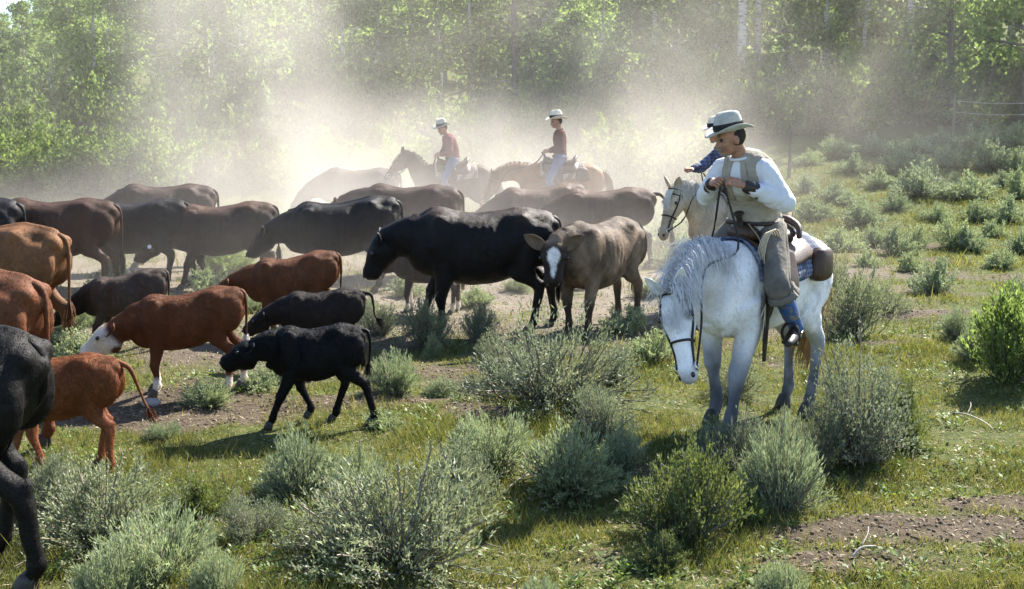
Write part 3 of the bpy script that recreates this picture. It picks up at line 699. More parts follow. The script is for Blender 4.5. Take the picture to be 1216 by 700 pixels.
def bovine(name, label, loc, heading, S=1.0, calf=False, poll=(1.18, 0, 1.0), hdir=(.75, 0, -.66), legs=((0, 0), (0, 0), (0, 0), (0, 0)),
           base=(.02, .018, .016), paint=None, mat=None, tail=None, bony=0.5, group=None, fat=1.0, voxel=None, head=1.0, tail_tip=None, eartag=False, udder=False, xs=None, slope=0.0, fur=20000):
    mat = mat or HIDE
    k = .90 if calf else 1.0; wf = (.80 if calf else 1.0) * fat; H = 1.35
    lz = lambda z: H - (H - z) * k                   # lift the trunk of a calf on its longer legs
    G = Geo()
    xs = xs or (.85 if calf else 1.0)
    st = [(-.80, 1.21, 1.00, .10), (-.73, 1.275, .86, .20), (-.58, 1.315, .72, .25), (-.42, 1.34, .64, .275), (-.22, 1.31, .56, .30), (.02, 1.28, .52, .335),
          (.24, 1.295, .53, .325), (.42, 1.345, .57, .27), (.54, 1.335, .61, .245), (.68, 1.25, .66, .20), (.78, 1.14, .76, .12)]
    rows = []
    for x, zt, zb, w in st:
        zt, zb = lz(zt), lz(zb) ; zm = zb + (zt - zb) * .56
        rows.append((x * xs, 0, zm, w * wf, zt - zm, zm - zb))
    torso = Loft(rows, (0, 0, 1), 28, 3, .86, (1, 0, 0)); G.add(*torso.geo())
    # bones that show under the skin
    for sy in (-1, 1):
        G.add(*ell((-.75 * xs, sy * .10 * wf, lz(1.17)), (.06, .055, .06)))
        G.add(*ell((.44 * xs, sy * .20 * wf, lz(1.02)), (.15, .085, .27)))
        G.add(*ell((-.60 * xs, sy * .17 * wf, lz(.98)), (.19, .12, .25)))
    # neck and head
    pl = np.array(poll, float) * np.array([xs + .02 if calf else .91, 1, 1]); hd = nrm(hdir); hs = head * (1.12 if calf else 1.0)
    nb = np.array([.50 * xs, 0, lz(1.06)]); ne = pl - hd * .02
    nm = nb * .5 + ne * .5 + np.array([.0, 0, .035])
    nk = Loft([(*(nb - [.12, 0, 0]), .19 * wf, .25 * k, .38 * k), (*(nb + [.09, 0, .0]), .18 * wf, .225 * k, .36 * k), (*nm, .15 * wf, .19 * k, .275 * k), (*ne, .115, .125, .18)], (0.2, 0, 1), 22, 5)
    G.add(*nk.geo())
    if not calf:   # dewlap
        G.add(*tube([nb + [.16, 0, -.34], nm + [.02, 0, -.20], ne + [-.02, 0, -.12]], [.075, .06, .04], 8, 4))
    hh = nrm((hd[0], hd[1])); hint = nrm((hh[0], hh[1], 1))
    hr = [(-.06, .085, .075, .09), (.02, .130, .108, .165), (.12, .140, .112, .205), (.21, .116, .102, .175), (.30, .100, .088, .135), (.385, .106, .086, .122), (.435, .098, .072, .105)]
    sh = .76 if calf else .93                       # shorter face on a calf
    head_l = Loft([(*(pl + hd * t * hs * sh), a * hs, b_ * hs, c * hs) for t, a, b_, c in hr], hint, 20, 4, .92); G.add(*head_l.geo())
    Sv, Uv = head_l.S[len(head_l.S) // 3], head_l.U[len(head_l.U) // 3]
    for sy in (-1, 1): G.add(*ell(pl + hd * .145 * hs * sh + Sv * sy * .105 * hs + Uv * .045 * hs, (.035 * hs,) * 3))
    # legs: FL FR HL HR as (forward swing, lift)
    hoofs = []
    names = [(1, 1), (1, -1), (-1, 1), (-1, -1)]
    lk = 1.0 if not calf else 1.06
    lw = .98 if calf else 1.0
    for (fx, sy), (sw, lift) in zip(names, legs):
        y0 = sy * .185 * wf
        if fx > 0:
            pts = [(.46 * xs, y0, lz(1.0)), (.40 * xs, y0, lz(.74)), (.45 * xs + sw * .5, y0 * .95, .40 * lk + lift * .9), (.435 * xs + sw, y0 * .93, .15 + lift), (.455 * xs + sw * 1.02, y0 * .93, .075 + lift)]
            rs = [.125, .098, .062, .046, .043]; rr = leg_rows(pts, [r * lw if i > 1 else r * wf for i, r in enumerate(rs)], .8)
            rr.insert(3, (pts[2][0] * .45 + pts[3][0] * .55, pts[2][1], pts[2][2] * .45 + pts[3][2] * .55, .039 * lw, .042 * lw, .042 * lw))
            kn = pts[2]; G.add(*ell((kn[0] + .01, kn[1], kn[2]), (.06 * lw, .058 * lw, .075)))
        else:
            pts = [(-.52 * xs, y0 * .9, lz(1.02)), (-.42 * xs + sw * .15, y0 * 1.02, lz(.74)), (-.655 * xs + sw * .55, y0 * .95, .50 * lk + lift * .8), (-.645 * xs + sw, y0 * .93, .15 + lift), (-.615 * xs + sw * 1.02, y0 * .93, .075 + lift)]
            rs = [.19, .14, .062, .046, .043]; rr = leg_rows(pts, [r * lw if i > 1 else r * wf for i, r in enumerate(rs)], .62)
            gm = (np.array(pts[1]) * .42 + np.array(pts[2]) * .58); rr.insert(2, (gm[0] + .01, gm[1], gm[2], .068 * lw, .085 * lw, .085 * lw))
            rr.insert(4, (pts[2][0] * .45 + pts[3][0] * .55, pts[2][1], pts[2][2] * .45 + pts[3][2] * .55, .041 * lw, .046 * lw, .046 * lw))
            hk = pts[2]; G.add(*ell((hk[0] - .035, hk[1], hk[2] + .03), (.035 * lw, .035 * lw, .06)))
        G.add(*Loft(rr, (1, 0, 0.12), 14, 4).geo())
        fz = pts[3]; G.add(*ell((fz[0], fz[1], fz[2] - .01), (.055 * lw, .052 * lw, .05)))
        e = pts[4]; hoofs.append(((e[0], e[1], e[2]), lw))
    if udder: G.add(*ell((-.42 * xs, 0, lz(.60)), (.15, .13, .11)))
    me = remesh(G, voxel or (.017 if S < .85 else .019), 5, .5, name + '_body')
    sculpt_bovine(me, wf, lz, xs, bony)
    Vv = getv(me); ctx = dict(pl=pl, hd=hd, hs=hs, hoofs=hoofs, lz=lz, xs=xs, nb=nb, muz=pl + hd * .48 * hs * sh, up=Uv, side=Sv)
    C = np.tile(np.asarray(base, float), (len(Vv), 1))
    if paint: C = paint(Vv, C, ctx)
    setcol(me, C); me.materials.append(mat)
    p = Vector(loc); root = empty(name, p, R(heading), S)
    tag(root, label, 'calf' if calf else 'cow', group)
    bo = link('body', me, root)
    if fur: coat(me, fur, .020 / S, .0055 / S, mat, bo, C, len(label))
    # ears, eyes, nose, hooves, tail
    ecol = C[np.argmin(np.linalg.norm(Vv - (pl + Sv * .1 - hd * .03), axis=1))]
    for sy in (-1, 1):
        eb = pl + hd * .035 * hs + Sv * sy * .085 * hs + Uv * .03 * hs
        ed = Sv * sy * .8 - hd * .45 + Uv * (.18 if not calf else .05)
        em = Geo().add(*ear_geo(eb, ed, .14 * hs, .27 * hs, Uv * .8 + hd * .3 + Sv * sy * .25)).mesh('ear', mat); colored(em, ecol * .9); link('ear', em, root)
        ev = Geo().add(*ell(pl + hd * .150 * hs * sh + Sv * sy * .139 * hs + Uv * .05 * hs, (.02 * hs,) * 3)).mesh('eye', EYE); link('eye', ev, root)
    for sy in (-1, 1): link('nostril', Geo().add(*ell(pl + hd * .45 * hs * sh + Sv * sy * .055 * hs + Uv * .04 * hs, (.016 * hs,) * 3)).mesh('nostril', EYE), root)
    for (hx, hy, hz), w in hoofs:
        hm = Geo()
        for sy in (-1, 1): hm.add(*Loft([(hx + .012, hy + sy * .026 * w, hz + .005, .026 * w, .042 * w, .042 * w), (hx + .03, hy + sy * .028 * w, hz - .035, .03 * w, .055 * w, .055 * w), (hx + .042, hy + sy * .028 * w, hz - .078, .031 * w, .062 * w, .06 * w)], (1, 0, 0), 10, 2).geo())
        link('hoof', hm.mesh('hoof', HOOF), root)
    tp = tail or [(-.77, 0, 1.23), (-.83, 0, 1.16), (-.845, .01, .95), (-.835, .015, .74), (-.83, .02, .56)]
    tp = np.array([((a + .80) + -.80 * xs if True else a, b_, lz(c)) for a, b_, c in tp])
    tg = Geo().add(*tube(np.concatenate([[tp[0] + [.08, 0, -.03]], tp]), [.045, .036, .026, .018, .014, .012], 8, 4)); g = np.random.default_rng(abs(hash(label)) % 999 if False else len(label))
    dr = nrm(tp[-1] - tp[-2]); hl_ = []
    for i in range(46):
        o = g.normal(size=3) * .012; ln = g.uniform(.12, .26) * (.6 if calf else 1)
        hl_.append(cat_rom([tp[-2] * .25 + tp[-1] * .75 + o * .6, tp[-1] + dr * ln * .5 + o * 2.2, tp[-1] + dr * ln + o * 1.6 + [0, 0, -.03]], 3))
    tl = colored(tg.mesh('tail', mat), np.asarray(base) * .95); t_o = link('tail', tl, root)
    sv, sf = strands(hl_, .006); link('switch', colored(mesh('switch', sv, sf, HAIR), np.asarray(tail_tip or np.asarray(base) * .7)), t_o)
    if eartag:
        eb = pl + hd * .035 * hs + Sv * .19 * hs
        tm = Geo().add(*ell(eb + np.array([0, 0, -.02]), (.03, .006, .035))).mesh('ear_tag', M['tagw']); link('ear_tag', tm, root)
    if slope:      # withers lower than the hips: the trunk tips forward over straight legs
        for o in list(root.children_recursive):
            V = getv(o.data); V[:, 2] -= slope * (V[:, 0] + .45) * sstep(.22, .80, V[:, 2]); o.data.vertices.foreach_set('co', V.ravel()); o.data.update()
    return root
M['tagw'] = plain('ear_tag', (.75, .76, .8), .5)

def noise3(V, f, s=0.0):
    x, y, z = V[:, 0] * f, V[:, 1] * f, V[:, 2] * f
    return (np.sin(x * 1.9 + s + 1.3 * np.sin(z * 1.3 + s)) * np.sin(y * 2.3 - s + z * .7) + np.sin(z * 2.1 + x * 1.1 + s * 2) * np.sin(x * 2.7 - y * 1.5 + s) * .7) / 1.4
def blend(C, c, w): w = np.clip(w, 0, 1)[:, None]; return C * (1 - w) + np.asarray(c, float) * w

def coat(me, n, length, width, mat, root, C, seed=1):
    """short hairs lying back over the skin"""
    g = np.random.default_rng(seed); Vv = getv(me).astype(float); nf = len(me.polygons)
    fi = np.empty(nf * 4, np.int32); me.polygons.foreach_get('vertices', fi) if len(me.loops) == nf * 4 else None
    q = fi.reshape(-1, 4); nv = np.empty(len(Vv) * 3, np.float32); me.vertices.foreach_get('normal', nv); nv = nv.reshape(-1, 3)
    idx = g.integers(0, nf, n); w = g.dirichlet((1, 1, 1, 1), n)
    P = (Vv[q[idx]] * w[:, :, None]).sum(1); N = (nv[q[idx]] * w[:, :, None]).sum(1); c = C[q[idx, 0]]
    flow = np.array([-.75, 0, -.65]) + g.normal(size=(n, 3)) * .28; flow -= N * (flow * N).sum(1)[:, None]
    D = flow / (np.linalg.norm(flow, axis=1)[:, None] + 1e-6) + N * g.uniform(.10, .34, n)[:, None]; D /= np.linalg.norm(D, axis=1)[:, None]
    S = np.cross(D, N); S /= np.linalg.norm(S, axis=1)[:, None] + 1e-6
    L = length * g.uniform(.6, 1.3, n)[:, None]; W = width * (20000 / max(n, 20000)) ** .4 * g.uniform(.6, 1.3, n)[:, None]
    V3 = np.stack([P - S * W * .5 - N * .002, P + S * W * .5 - N * .002, P + D * L], 1).reshape(-1, 3)
    cc = np.repeat(np.clip(c * g.uniform(.8, 1.2, (n, 1)), 0, 1), 3, 0)
    link('coat', mesh('coat', V3, np.arange(n * 3).reshape(-1, 3), COAT, False, cc), root)
class Horse: pass
def horse(name, label, loc, heading, S=1.0, poll=(1.25, .1, 1.18), hdir=(.2, .25, -.95), neck_mid=None, legs=((0, 0),) * 4, base=(.7, .7, .7), paint=None,
          mane=(.75, .75, .75), tailc=(.5, .35, .15), voxel=.019, mane_side=1, group=None, tail_dir=None, mane_n=150, forelock=26, hint=(1, 0, 1), ears_up=1.0, loose=1.0, mat=None):
    HIDE = mat or globals()['HIDE']
    G = Geo(); h = Horse()
    st = [(-.80, 1.20, 1.02, .09), (-.73, 1.35, .92, .19), (-.58, 1.445, .85, .25), (-.42, 1.47, .815, .265), (-.2, 1.435, .79, .27), (.0, 1.405, .765, .285),
          (.22, 1.415, .75, .28), (.40, 1.47, .755, .235), (.50, 1.48, .77, .215), (.62, 1.42, .79, .20), (.72, 1.32, .85, .165), (.80, 1.2, .95, .10)]
    rows = [(x, 0, zb + (zt - zb) * .56, w, (zt - zb) * .44, (zt - zb) * .56) for x, zt, zb, w in st]
    torso = Loft(rows, (0, 0, 1), 30, 3, .94, (1, 0, 0)); G.add(*torso.geo())
    for sy in (-1, 1):
        G.add(*ell((-.50, sy * .14, 1.13), (.24, .125, .30))); G.add(*ell((.50, sy * .14, 1.08), (.16, .085, .27)))
        G.add(*ell((.68, sy * .085, 1.02), (.11, .085, .16)))
    pl = np.array(poll, float); hd = nrm(hdir); nb = np.array([.52, 0, 1.20]); ne = pl + hd * .05
    nm = np.array(neck_mid, float) if neck_mid is not None else nb * .5 + ne * .5 + np.array([.03, 0, .06])
    nk = Loft([(*(nb - [.12, 0, .02]), .15, .24, .30), (*(nb + [.10, 0, .02]), .135, .20, .27), (*nm, .10, .155, .175), (*(nm * .35 + ne * .65 + [0, 0, .02]), .083, .12, .125), (*ne, .075, .08, .09)], (.4, 0, 1), 22, 5)
    G.add(*nk.geo())
    hint = nrm(hint)
    hr = [(-.03, .06, .05, .06), (.05, .088, .07, .12), (.15, .098, .075, .165), (.24, .088, .075, .15), (.34, .064, .070, .098), (.46, .052, .058, .074), (.56, .058, .054, .068), (.615, .045, .038, .048)]
    HL = Loft([(*(pl + hd * t), a * 1.1, b_ * 1.08, c * 1.08) for t, a, b_, c in hr], hint, 20, 4, .95); G.add(*HL.geo())
    Sv, Uv = HL.S[6], HL.U[6]
    for sy in (-1, 1): G.add(*ell(pl + hd * .17 + Sv * sy * .09 + Uv * .043, (.033,) * 3))
    hoofs = []
    for (fx, sy), (sw, lift) in zip([(1, 1), (1, -1), (-1, 1), (-1, -1)], legs):
        y0 = sy * .155
        if fx > 0:
            pts = [(.50, y0, 1.06), (.44, y0 * 1.05, .86), (.48 + sw * .5, y0 * .95, .50 + lift * .9), (.465 + sw, y0 * .92, .19 + lift), (.50 + sw * 1.02, y0 * .92, .09 + lift)]
            rr = leg_rows(pts, [.13, .102, .066, .052, .047], .85); rr.insert(2, ((pts[1][0] + pts[2][0]) / 2, y0, (pts[1][2] + pts[2][2]) / 2, .076, .084, .084))
            rr.insert(4, ((pts[2][0] + pts[3][0]) / 2, pts[2][1], (pts[2][2] + pts[3][2]) / 2, .041, .046, .046)); G.add(*ell(np.array(pts[2]) + [.012, 0, 0], (.064, .064, .075)))
        else:
            pts = [(-.50, y0 * .9, 1.12), (-.40 + sw * .15, y0 * 1.05, .90), (-.66 + sw * .55, y0 * .95, .58 + lift * .8), (-.64 + sw, y0 * .92, .19 + lift), (-.60 + sw * 1.02, y0 * .92, .09 + lift)]
            rr = leg_rows(pts, [.19, .145, .060, .047, .042], .65); gm = np.array(pts[1]) * .45 + np.array(pts[2]) * .55; rr.insert(2, (*gm, .07, .088, .088))
            rr.insert(4, ((pts[2][0] + pts[3][0]) / 2, pts[2][1], (pts[2][2] + pts[3][2]) / 2, .038, .042, .042)); G.add(*ell(np.array(pts[2]) + [-.035, 0, .03], (.033, .033, .06)))
        G.add(*Loft(rr, (1, 0, .12), 14, 4).geo()); G.add(*ell(np.array(pts[3]) + [0, 0, -.01], (.052, .048, .05))); hoofs.append(pts[4])
    me = remesh(G, voxel, 5, .5, name + '_body'); Vv = getv(me).astype(float); N = np.empty(len(Vv) * 3, np.float32); me.vertices.foreach_get('normal', N); N = N.reshape(-1, 3); ay = np.abs(Vv[:, 1])
    gs = lambda c, s_: np.exp(-(((Vv[:, 0] - c[0]) / s_[0]) ** 2 + ((ay - c[1]) / s_[1]) ** 2 + ((Vv[:, 2] - c[2]) / s_[2]) ** 2))
    dd = -.02 * gs((.30, .27, 1.05), (.05, .2, .22)) - .022 * gs((-.25, .25, 1.0), (.08, .15, .16)) - .02 * np.exp(-(ay / .03) ** 2) * (Vv[:, 0] > .75) * (Vv[:, 0] < .92) * sstep(1.25, 1.1, Vv[:, 2]) + .012 * gs((.55, .18, 1.1), (.05, .1, .15)) - .015 * gs((.66, .14, 1.22), (.05, .1, .12)) + .004 * noise3(Vv, 15) + .002 * noise3(Vv, 40)
    Vv = Vv + N * dd[:, None]; me.vertices.foreach_set('co', Vv.astype(np.float32).ravel()); me.update(); C = np.tile(np.asarray(base, float), (len(Vv), 1))
    ctx = dict(pl=pl, hd=hd, muz=pl + hd * .6, Sv=Sv, Uv=Uv)
    if paint: C = paint(Vv, C, ctx)
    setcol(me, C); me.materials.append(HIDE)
    root = empty(name, loc, R(heading), S); tag(root, label, 'horse', group); bo = link('body', me, root); coat(me, 22000, .014, .005, HIDE, bo, C, len(label))
    g = np.random.default_rng(len(label))
    for sy in (-1, 1):
        eb = pl + hd * .02 + Sv * sy * .055 + Uv * .045
        em = Geo().add(*ear_geo(eb, -hd * .75 * ears_up + Uv * .45 + Sv * sy * .42, .095, .19, hd * .2 + Uv * .8 + Sv * sy * .5)).mesh('ear', HIDE); colored(em, np.asarray(base) * .92); link('ear', em, root)
        link('eye', Geo().add(*ell(pl + hd * .172 + Sv * sy * .112 + Uv * .045, (.021, .021, .021))).mesh('eye', EYE), root)
    for sy in (-1, 1): link('nostril', Geo().add(*ell(pl + hd * .575 + Sv * sy * .045 + Uv * .03, (.016, .016, .02))).mesh('nostril', EYE), root)
    for hx, hy, hz in hoofs:
        link('hoof', Geo().add(*Loft([(hx + .01, hy, hz + .01, .046, .046, .046), (hx + .03, hy, hz - .04, .058, .062, .06), (hx + .04, hy, hz - .09, .066, .072, .066)], (1, 0, 0), 14, 2).geo()).mesh('hoof', HOOF), root)
    # mane falling from the crest, forelock between the ears
    lines = []
    for i in range(mane_n * 5):
        t = g.uniform(.30, .98); crest = nk.at(t, math.pi / 2, .0); sd = mane_side if g.random() < .8 else -mane_side
        i0 = min(nk.n - 1, int(t * (nk.n - 1))); s = nk.S[i0] * sd; ln = g.uniform(.12, .26) * loose
        p1 = crest + nk.U[i0] * .035 + s * .04 + g.normal(size=3) * .018
        p2 = nk.at(t, math.pi / 2 - sd * .85, .028) + g.normal(size=3) * .034 + nk.T[i0] * .03
        p3 = p2 + nrm(s * .25 + np.array([0, 0, -1])) * ln * .7 + g.normal(size=3) * .03
        lines.append(cat_rom([crest - nk.U[i0] * .01, p1, p2, p3], 3))
    for i in range(forelock * 3):
        b0 = pl + Sv * g.uniform(-.05, .05) + Uv * .05; p1 = pl + hd * .07 + Uv * .095 + Sv * g.uniform(-.06, .06); p2 = pl + hd * g.uniform(.16, .3) + Uv * .09 + Sv * g.uniform(-.09, .09)
        lines.append(cat_rom([b0, p1, p2], 4))
    sv, sf = strands(lines, .0028, .25); mo = mesh('mane', sv, sf, HAIR); setcol(mo, np.repeat(np.asarray(mane)[None] * g.uniform(.7, 1.1, (len(sv), 1)), 1, 0)); link('mane', mo, root)
    lines = []; td = np.array(tail_dir if tail_dir is not None else (-.08, 0, -1.0))
    for i in range(260):
        b0 = np.array([-.78, 0, 1.24]) + g.normal(size=3) * [.02, .022, .03]; p1 = b0 + [-.09, 0, -.10] + g.normal(size=3) * .015; e = b0 + td * g.uniform(.55, .92) + g.normal(size=3) * [.05, .05, .02] + [-.06, 0, 0]
        lines.append(cat_rom([b0, p1, (p1 + e) / 2 + [-.03, 0, 0] + g.normal(size=3) * .02, e], 3))
    sv, sf = strands(lines, .006, .35); mo = mesh('tail', sv, sf, HAIR); setcol(mo, np.asarray(tailc)[None] * g.uniform(.65, 1.15, (len(sv), 1))); link('tail', mo, root)
    h.root, h.torso, h.neck, h.head, h.pl, h.hd, h.Sv, h.Uv, h.S, h.heading, h.loc = root, torso, nk, HL, pl, hd, Sv, Uv, S, heading, Vector(loc)
    return h
# ------------------------------------------------------------------ riders and tack
def rotm(yaw, pitch=0.0, roll=0.0):
    return np.array(Matrix.Rotation(yaw, 3, 'Z') @ Matrix.Rotation(pitch, 3, 'Y') @ Matrix.Rotation(roll, 3, 'X'))
def shell(loft, i0, i1, ph0, ph1, off, thick, n=18, ruffle=0.0):
    """a sheet with thickness lying over part of a loft"""
    ph = np.linspace(ph0, ph1, n); A = []; B = []
    for i in range(i0, i1 + 1):
        o = off + ruffle * np.sin(ph * 9 + i)
        c, q = np.cos(ph), np.sin(ph); c = np.sign(c) * np.abs(c) ** loft.power; q = np.sign(q) * np.abs(q) ** loft.power
        for out, dst in ((o + thick, A), (o, B)):
            ru = np.where(q >= 0, loft.r[i, 1], loft.r[i, 2]) + out
            dst.append(loft.P[i] + (c * (loft.r[i, 0] + out))[:, None] * loft.S[i] + (q * ru)[:, None] * loft.U[i])
    m = i1 - i0 + 1; V = np.concatenate([np.concatenate(A), np.concatenate(B)]); N = m * n; F = []
    for i in range(m - 1):
        for j in range(n - 1):
            a = i * n + j; F.append((a, a + 1, a + n + 1, a + n)); F.append((N + a, N + a + n, N + a + n + 1, N + a + 1))
    rim = list(range(n)) + [i * n + n - 1 for i in range(1, m)] + [(m - 1) * n + j for j in range(n - 2, -1, -1)] + [i * n for i in range(m - 2, 0, -1)]
    for a, b in zip(rim, rim[1:] + rim[:1]): F.append((a, N + a, N + b, b))
    return V, F
def rider_root(h, name, o, label, cat, group=None):
    q = Matrix.Rotation(R(h.heading), 3, 'Z') @ (Vector(o) * h.S)
    return tag(empty(name, h.loc + q, R(h.heading), h.S), label, cat, group)
def ring_strap(loft, t, r=.008, off=.006, ph0=0, ph1=2 * math.pi):
    i = int(t * (loft.n - 1)); P = loft.ring(i, np.linspace(ph0, ph1, 26), off); return tube(P, r, 6, 1)
M['skin'] = plain('skin_tanned', (.32, .165, .105), .55, .35, 40, .18, .3, 200)
M['leather'] = plain('leather_brown', (.05, .027, .015), .5, .4, 25, .35, .4, 90)
M['leather_dark'] = plain('leather_dark', (.022, .015, .012), .45, .4, 25, .3, .4, 90)
M['strap'] = plain('strap_black', (.018, .015, .014), .55, .3, 25, .3)
M['rope'] = plain('rope_cream', (.50, .43, .32), .8, .2, 60, .25, .8, 260)
M['steel'] = plain('steel', (.55, .53, .5), .3, .5, 20, .1, .1, 60, metal=1.0)
M['shirt_w'] = plain('white_cotton', (.60, .61, .64), .85, .15, 5, .06, .5, 9, sheen=.1, bdist=.03)
M['vest'] = plain('vest_canvas', (.30, .27, .215), .9, .1, 14, .2, .55, 14, sheen=.1, bdist=.025)
M['chaps'] = plain('chaps_suede', (.15, .138, .12), .9, .1, 8, .3, .5, 12, bdist=.03)
M['denim'] = plain('denim', (.075, .115, .20), .85, .15, 14, .3, .5, 16, bdist=.02)
M['boot_blue'] = plain('boot_blue_leather', (.030, .085, .23), .4, .45, 12, .25, .5, 30, bdist=.012)
M['felt'] = plain('hat_felt', (.36, .36, .33), .95, .05, 18, .2, .3, 120, sheen=.2)
M['felt_w'] = plain('hat_straw', (.62, .56, .47), .9, .1, 18, .15, .3, 120)
M['band'] = plain('hat_band_dark', (.03, .03, .028), .8, .1, 60, .5, .6, 60)
M['beard'] = plain('beard_grey', (.22, .19, .16), .9, .1, 60, .4, .8, 150, bdist=.01)
M['hairdark'] = plain('hair_dark', (.03, .022, .018), .8, .2, 60, .4, .8, 150)
M['maroon'] = plain('shirt_maroon', (.075, .02, .02), .9, .1, 8, .25, .5, 12, bdist=.03)
M['rose'] = plain('shirt_rose', (.15, .055, .055), .9, .1, 8, .2, .5, 12, bdist=.03)
M['fringe'] = plain('fringe_suede', (.33, .30, .26), .9, .1, 10, .25, .5, 14, bdist=.03)
def woven(name, c1, c2, c3, f):
    m, nt, out = new_mat(name); L = nt.links.new; tc = nt.nodes.new('ShaderNodeTexCoord'); last = c1
    for ax, c, fr in (('X', c2, f), ('Z', c2, f), ('DIAGONAL', c3, f * .4)):
        w = nd(nt, 'TexWave', Scale=fr, Distortion=1.0); w.bands_direction = ax; L(tc.outputs['Object'], w.inputs[0])
        r = ramp(nt, w.outputs['Fac'], [(.55, (0, 0, 0)), (.7, (.6, .6, .6))]); last = mixc(nt, r.outputs[0], last, c)
    p = nd(nt, 'BsdfPrincipled', Roughness=.9); L(last, p.inputs['Base Color']); n = noise(nt, 12, 3, .6, tc.outputs['Object'])
    L(bump(nt, n.outputs[0], .5, .03), p.inputs['Normal']); L(p.outputs[0], out.inputs['Surface']); return m
M['plaid'] = woven('plaid_blue', (.035, .05, .13), (.16, .18, .28), (.012, .014, .04), 7.0)
M['blanket'] = woven('saddle_blanket', (.035, .06, .14), (.22, .24, .29), (.012, .015, .035), 9.0)
M['blanket_b'] = woven('saddle_blanket_brown', (.20, .14, .10), (.40, .36, .30), (.05, .04, .03), 7.0)

def wrinkle(me, a):
    V = getv(me).astype(float); N = np.empty(len(V) * 3, np.float32); me.vertices.foreach_get('normal', N); N = N.reshape(-1, 3)
    w = V + .03 * np.stack([noise3(V, 12), noise3(V, 11, 1.), noise3(V, 13, 2.)], 1)
    d = a * (1 - np.abs(noise3(w, 17, .5)) * 2) * .8 + a * .5 * (1 - 2 * np.abs(noise3(w * [1, 1, 1.6], 34, 3.)))
    me.vertices.foreach_set('co', (V + N * d[:, None]).astype(np.float32).ravel()); me.update()
def hat_geo(c, Rm, crown=.148, brim=.172, curl=.05, s=1.0):
    V = []; F = []; n = 40; G = Geo()
    prof = [(1.0, 0), (1.02, .15), (1.0, .35), (.96, .55), (.91, .74), (.84, .88), (.70, .97), (.45, 1.0), (.2, 1.0)]
    def ringv(rx, z, top):
        a = np.linspace(0, 2 * math.pi, n, endpoint=False); x = np.cos(a) * rx * .112; y = np.sin(a) * rx * .094; zz = np.full(n, z * crown)
        if top > 0:
            zz = zz - top * .042 * np.exp(-(y / .026) ** 2) - top * .012 * (x / .1) ** 2 * (x > 0); y = y * (1 - .32 * top * np.clip(x / .1, 0, 1))
        return np.stack([x, y, zz], 1)
    rings = [ringv(r, z, sstep(.5, 1.0, z)) for r, z in prof]; V = np.concatenate(rings + [[(0, 0, crown * 1.0 - .042)]])
    for i in range(len(rings) - 1):
        for j in range(n): F.append((i * n + j, i * n + (j + 1) % n, (i + 1) * n + (j + 1) % n, (i + 1) * n + j))
    for j in range(n): F.append(((len(rings) - 1) * n + j, (len(rings) - 1) * n + (j + 1) % n, len(V) - 1))
    G.add((V * s) @ Rm.T + c, F)
    B = []; F = []; rr = np.linspace(0, 1, 7)
    for th in (.0, -.006):
        for u in rr:
            a = np.linspace(0, 2 * math.pi, n, endpoint=False); x = np.cos(a) * (.112 + (brim - .095) * u * 1.03); y = np.sin(a) * (.094 + (brim - .10) * u)
            z = curl * u ** 2 * np.abs(np.sin(a)) ** 2 - .018 * u ** 2 * np.cos(a) ** 2 + th; B.append(np.stack([x, y, z], 1))
    m = len(rr); B = np.concatenate(B)
    for q in range(2):
        for i in range(m - 1):
            for j in range(n):
                a, b = q * m * n + i * n + j, q * m * n + i * n + (j + 1) % n; F.append((a, b, b + n, a + n) if q == 0 else (b, a, a + n, b + n))
    for j in range(n):
        a, b = (m - 1) * n + j, (m - 1) * n + (j + 1) % n; F.append((a, b, b + m * n, a + m * n))
        a, b = j, (j + 1) % n; F.append((b, a, a + m * n, b + m * n))
    G.add((B * s) @ Rm.T + c, F)
    a = np.linspace(0, 2 * math.pi, 41); P = np.stack([np.cos(a) * .115, np.sin(a) * .097, np.full(41, .022)], 1)
    band = Geo()
    for dz in (-.008, .004, .016, .028): band.add(*tube(((P + (0, 0, dz)) * s) @ Rm.T + c, .008 * s, 6, 1))
    return G, band

def fingers(G, wrist, d, n, side, curl=1.0):
    d = nrm(d); n = nrm(np.asarray(n) - d * np.dot(d, n)); s = np.cross(d, n) * side
    for i, ln in enumerate((.92, 1.0, .95, .78)):
        b = wrist + d * .082 + s * (i - 1.5) * .0205; p1 = b + (d * .034 + n * .010 * curl) * ln; p2 = p1 + (d * (.024 - .02 * curl) + n * .026 * curl) * ln; p3 = p2 + (d * (.02 - .04 * curl) + n * .010 * curl) * ln
        G.add(*tube([b - d * .02, b, p1, p2, p3], [.0105, .0105, .010, .0095, .008], 8, 3))
    t0 = wrist + d * .025 - s * .032; G.add(*tube([t0, t0 + d * .03 - s * .014 + n * .012, t0 + d * .055 - s * .004 + n * .03, t0 + d * .07 + s * .012 + n * .036], [.013, .012, .011, .009], 8, 3))
def palm(G, wrist, d, n):
    d = nrm(d); n = nrm(np.asarray(n) - d * np.dot(d, n)); s = np.cross(d, n)
    G.add(*Loft([(*wrist, .026, .02, .02), (*(wrist + d * .045), .04, .017, .017), (*(wrist + d * .088), .042, .014, .014)], n, 12, 3).geo())

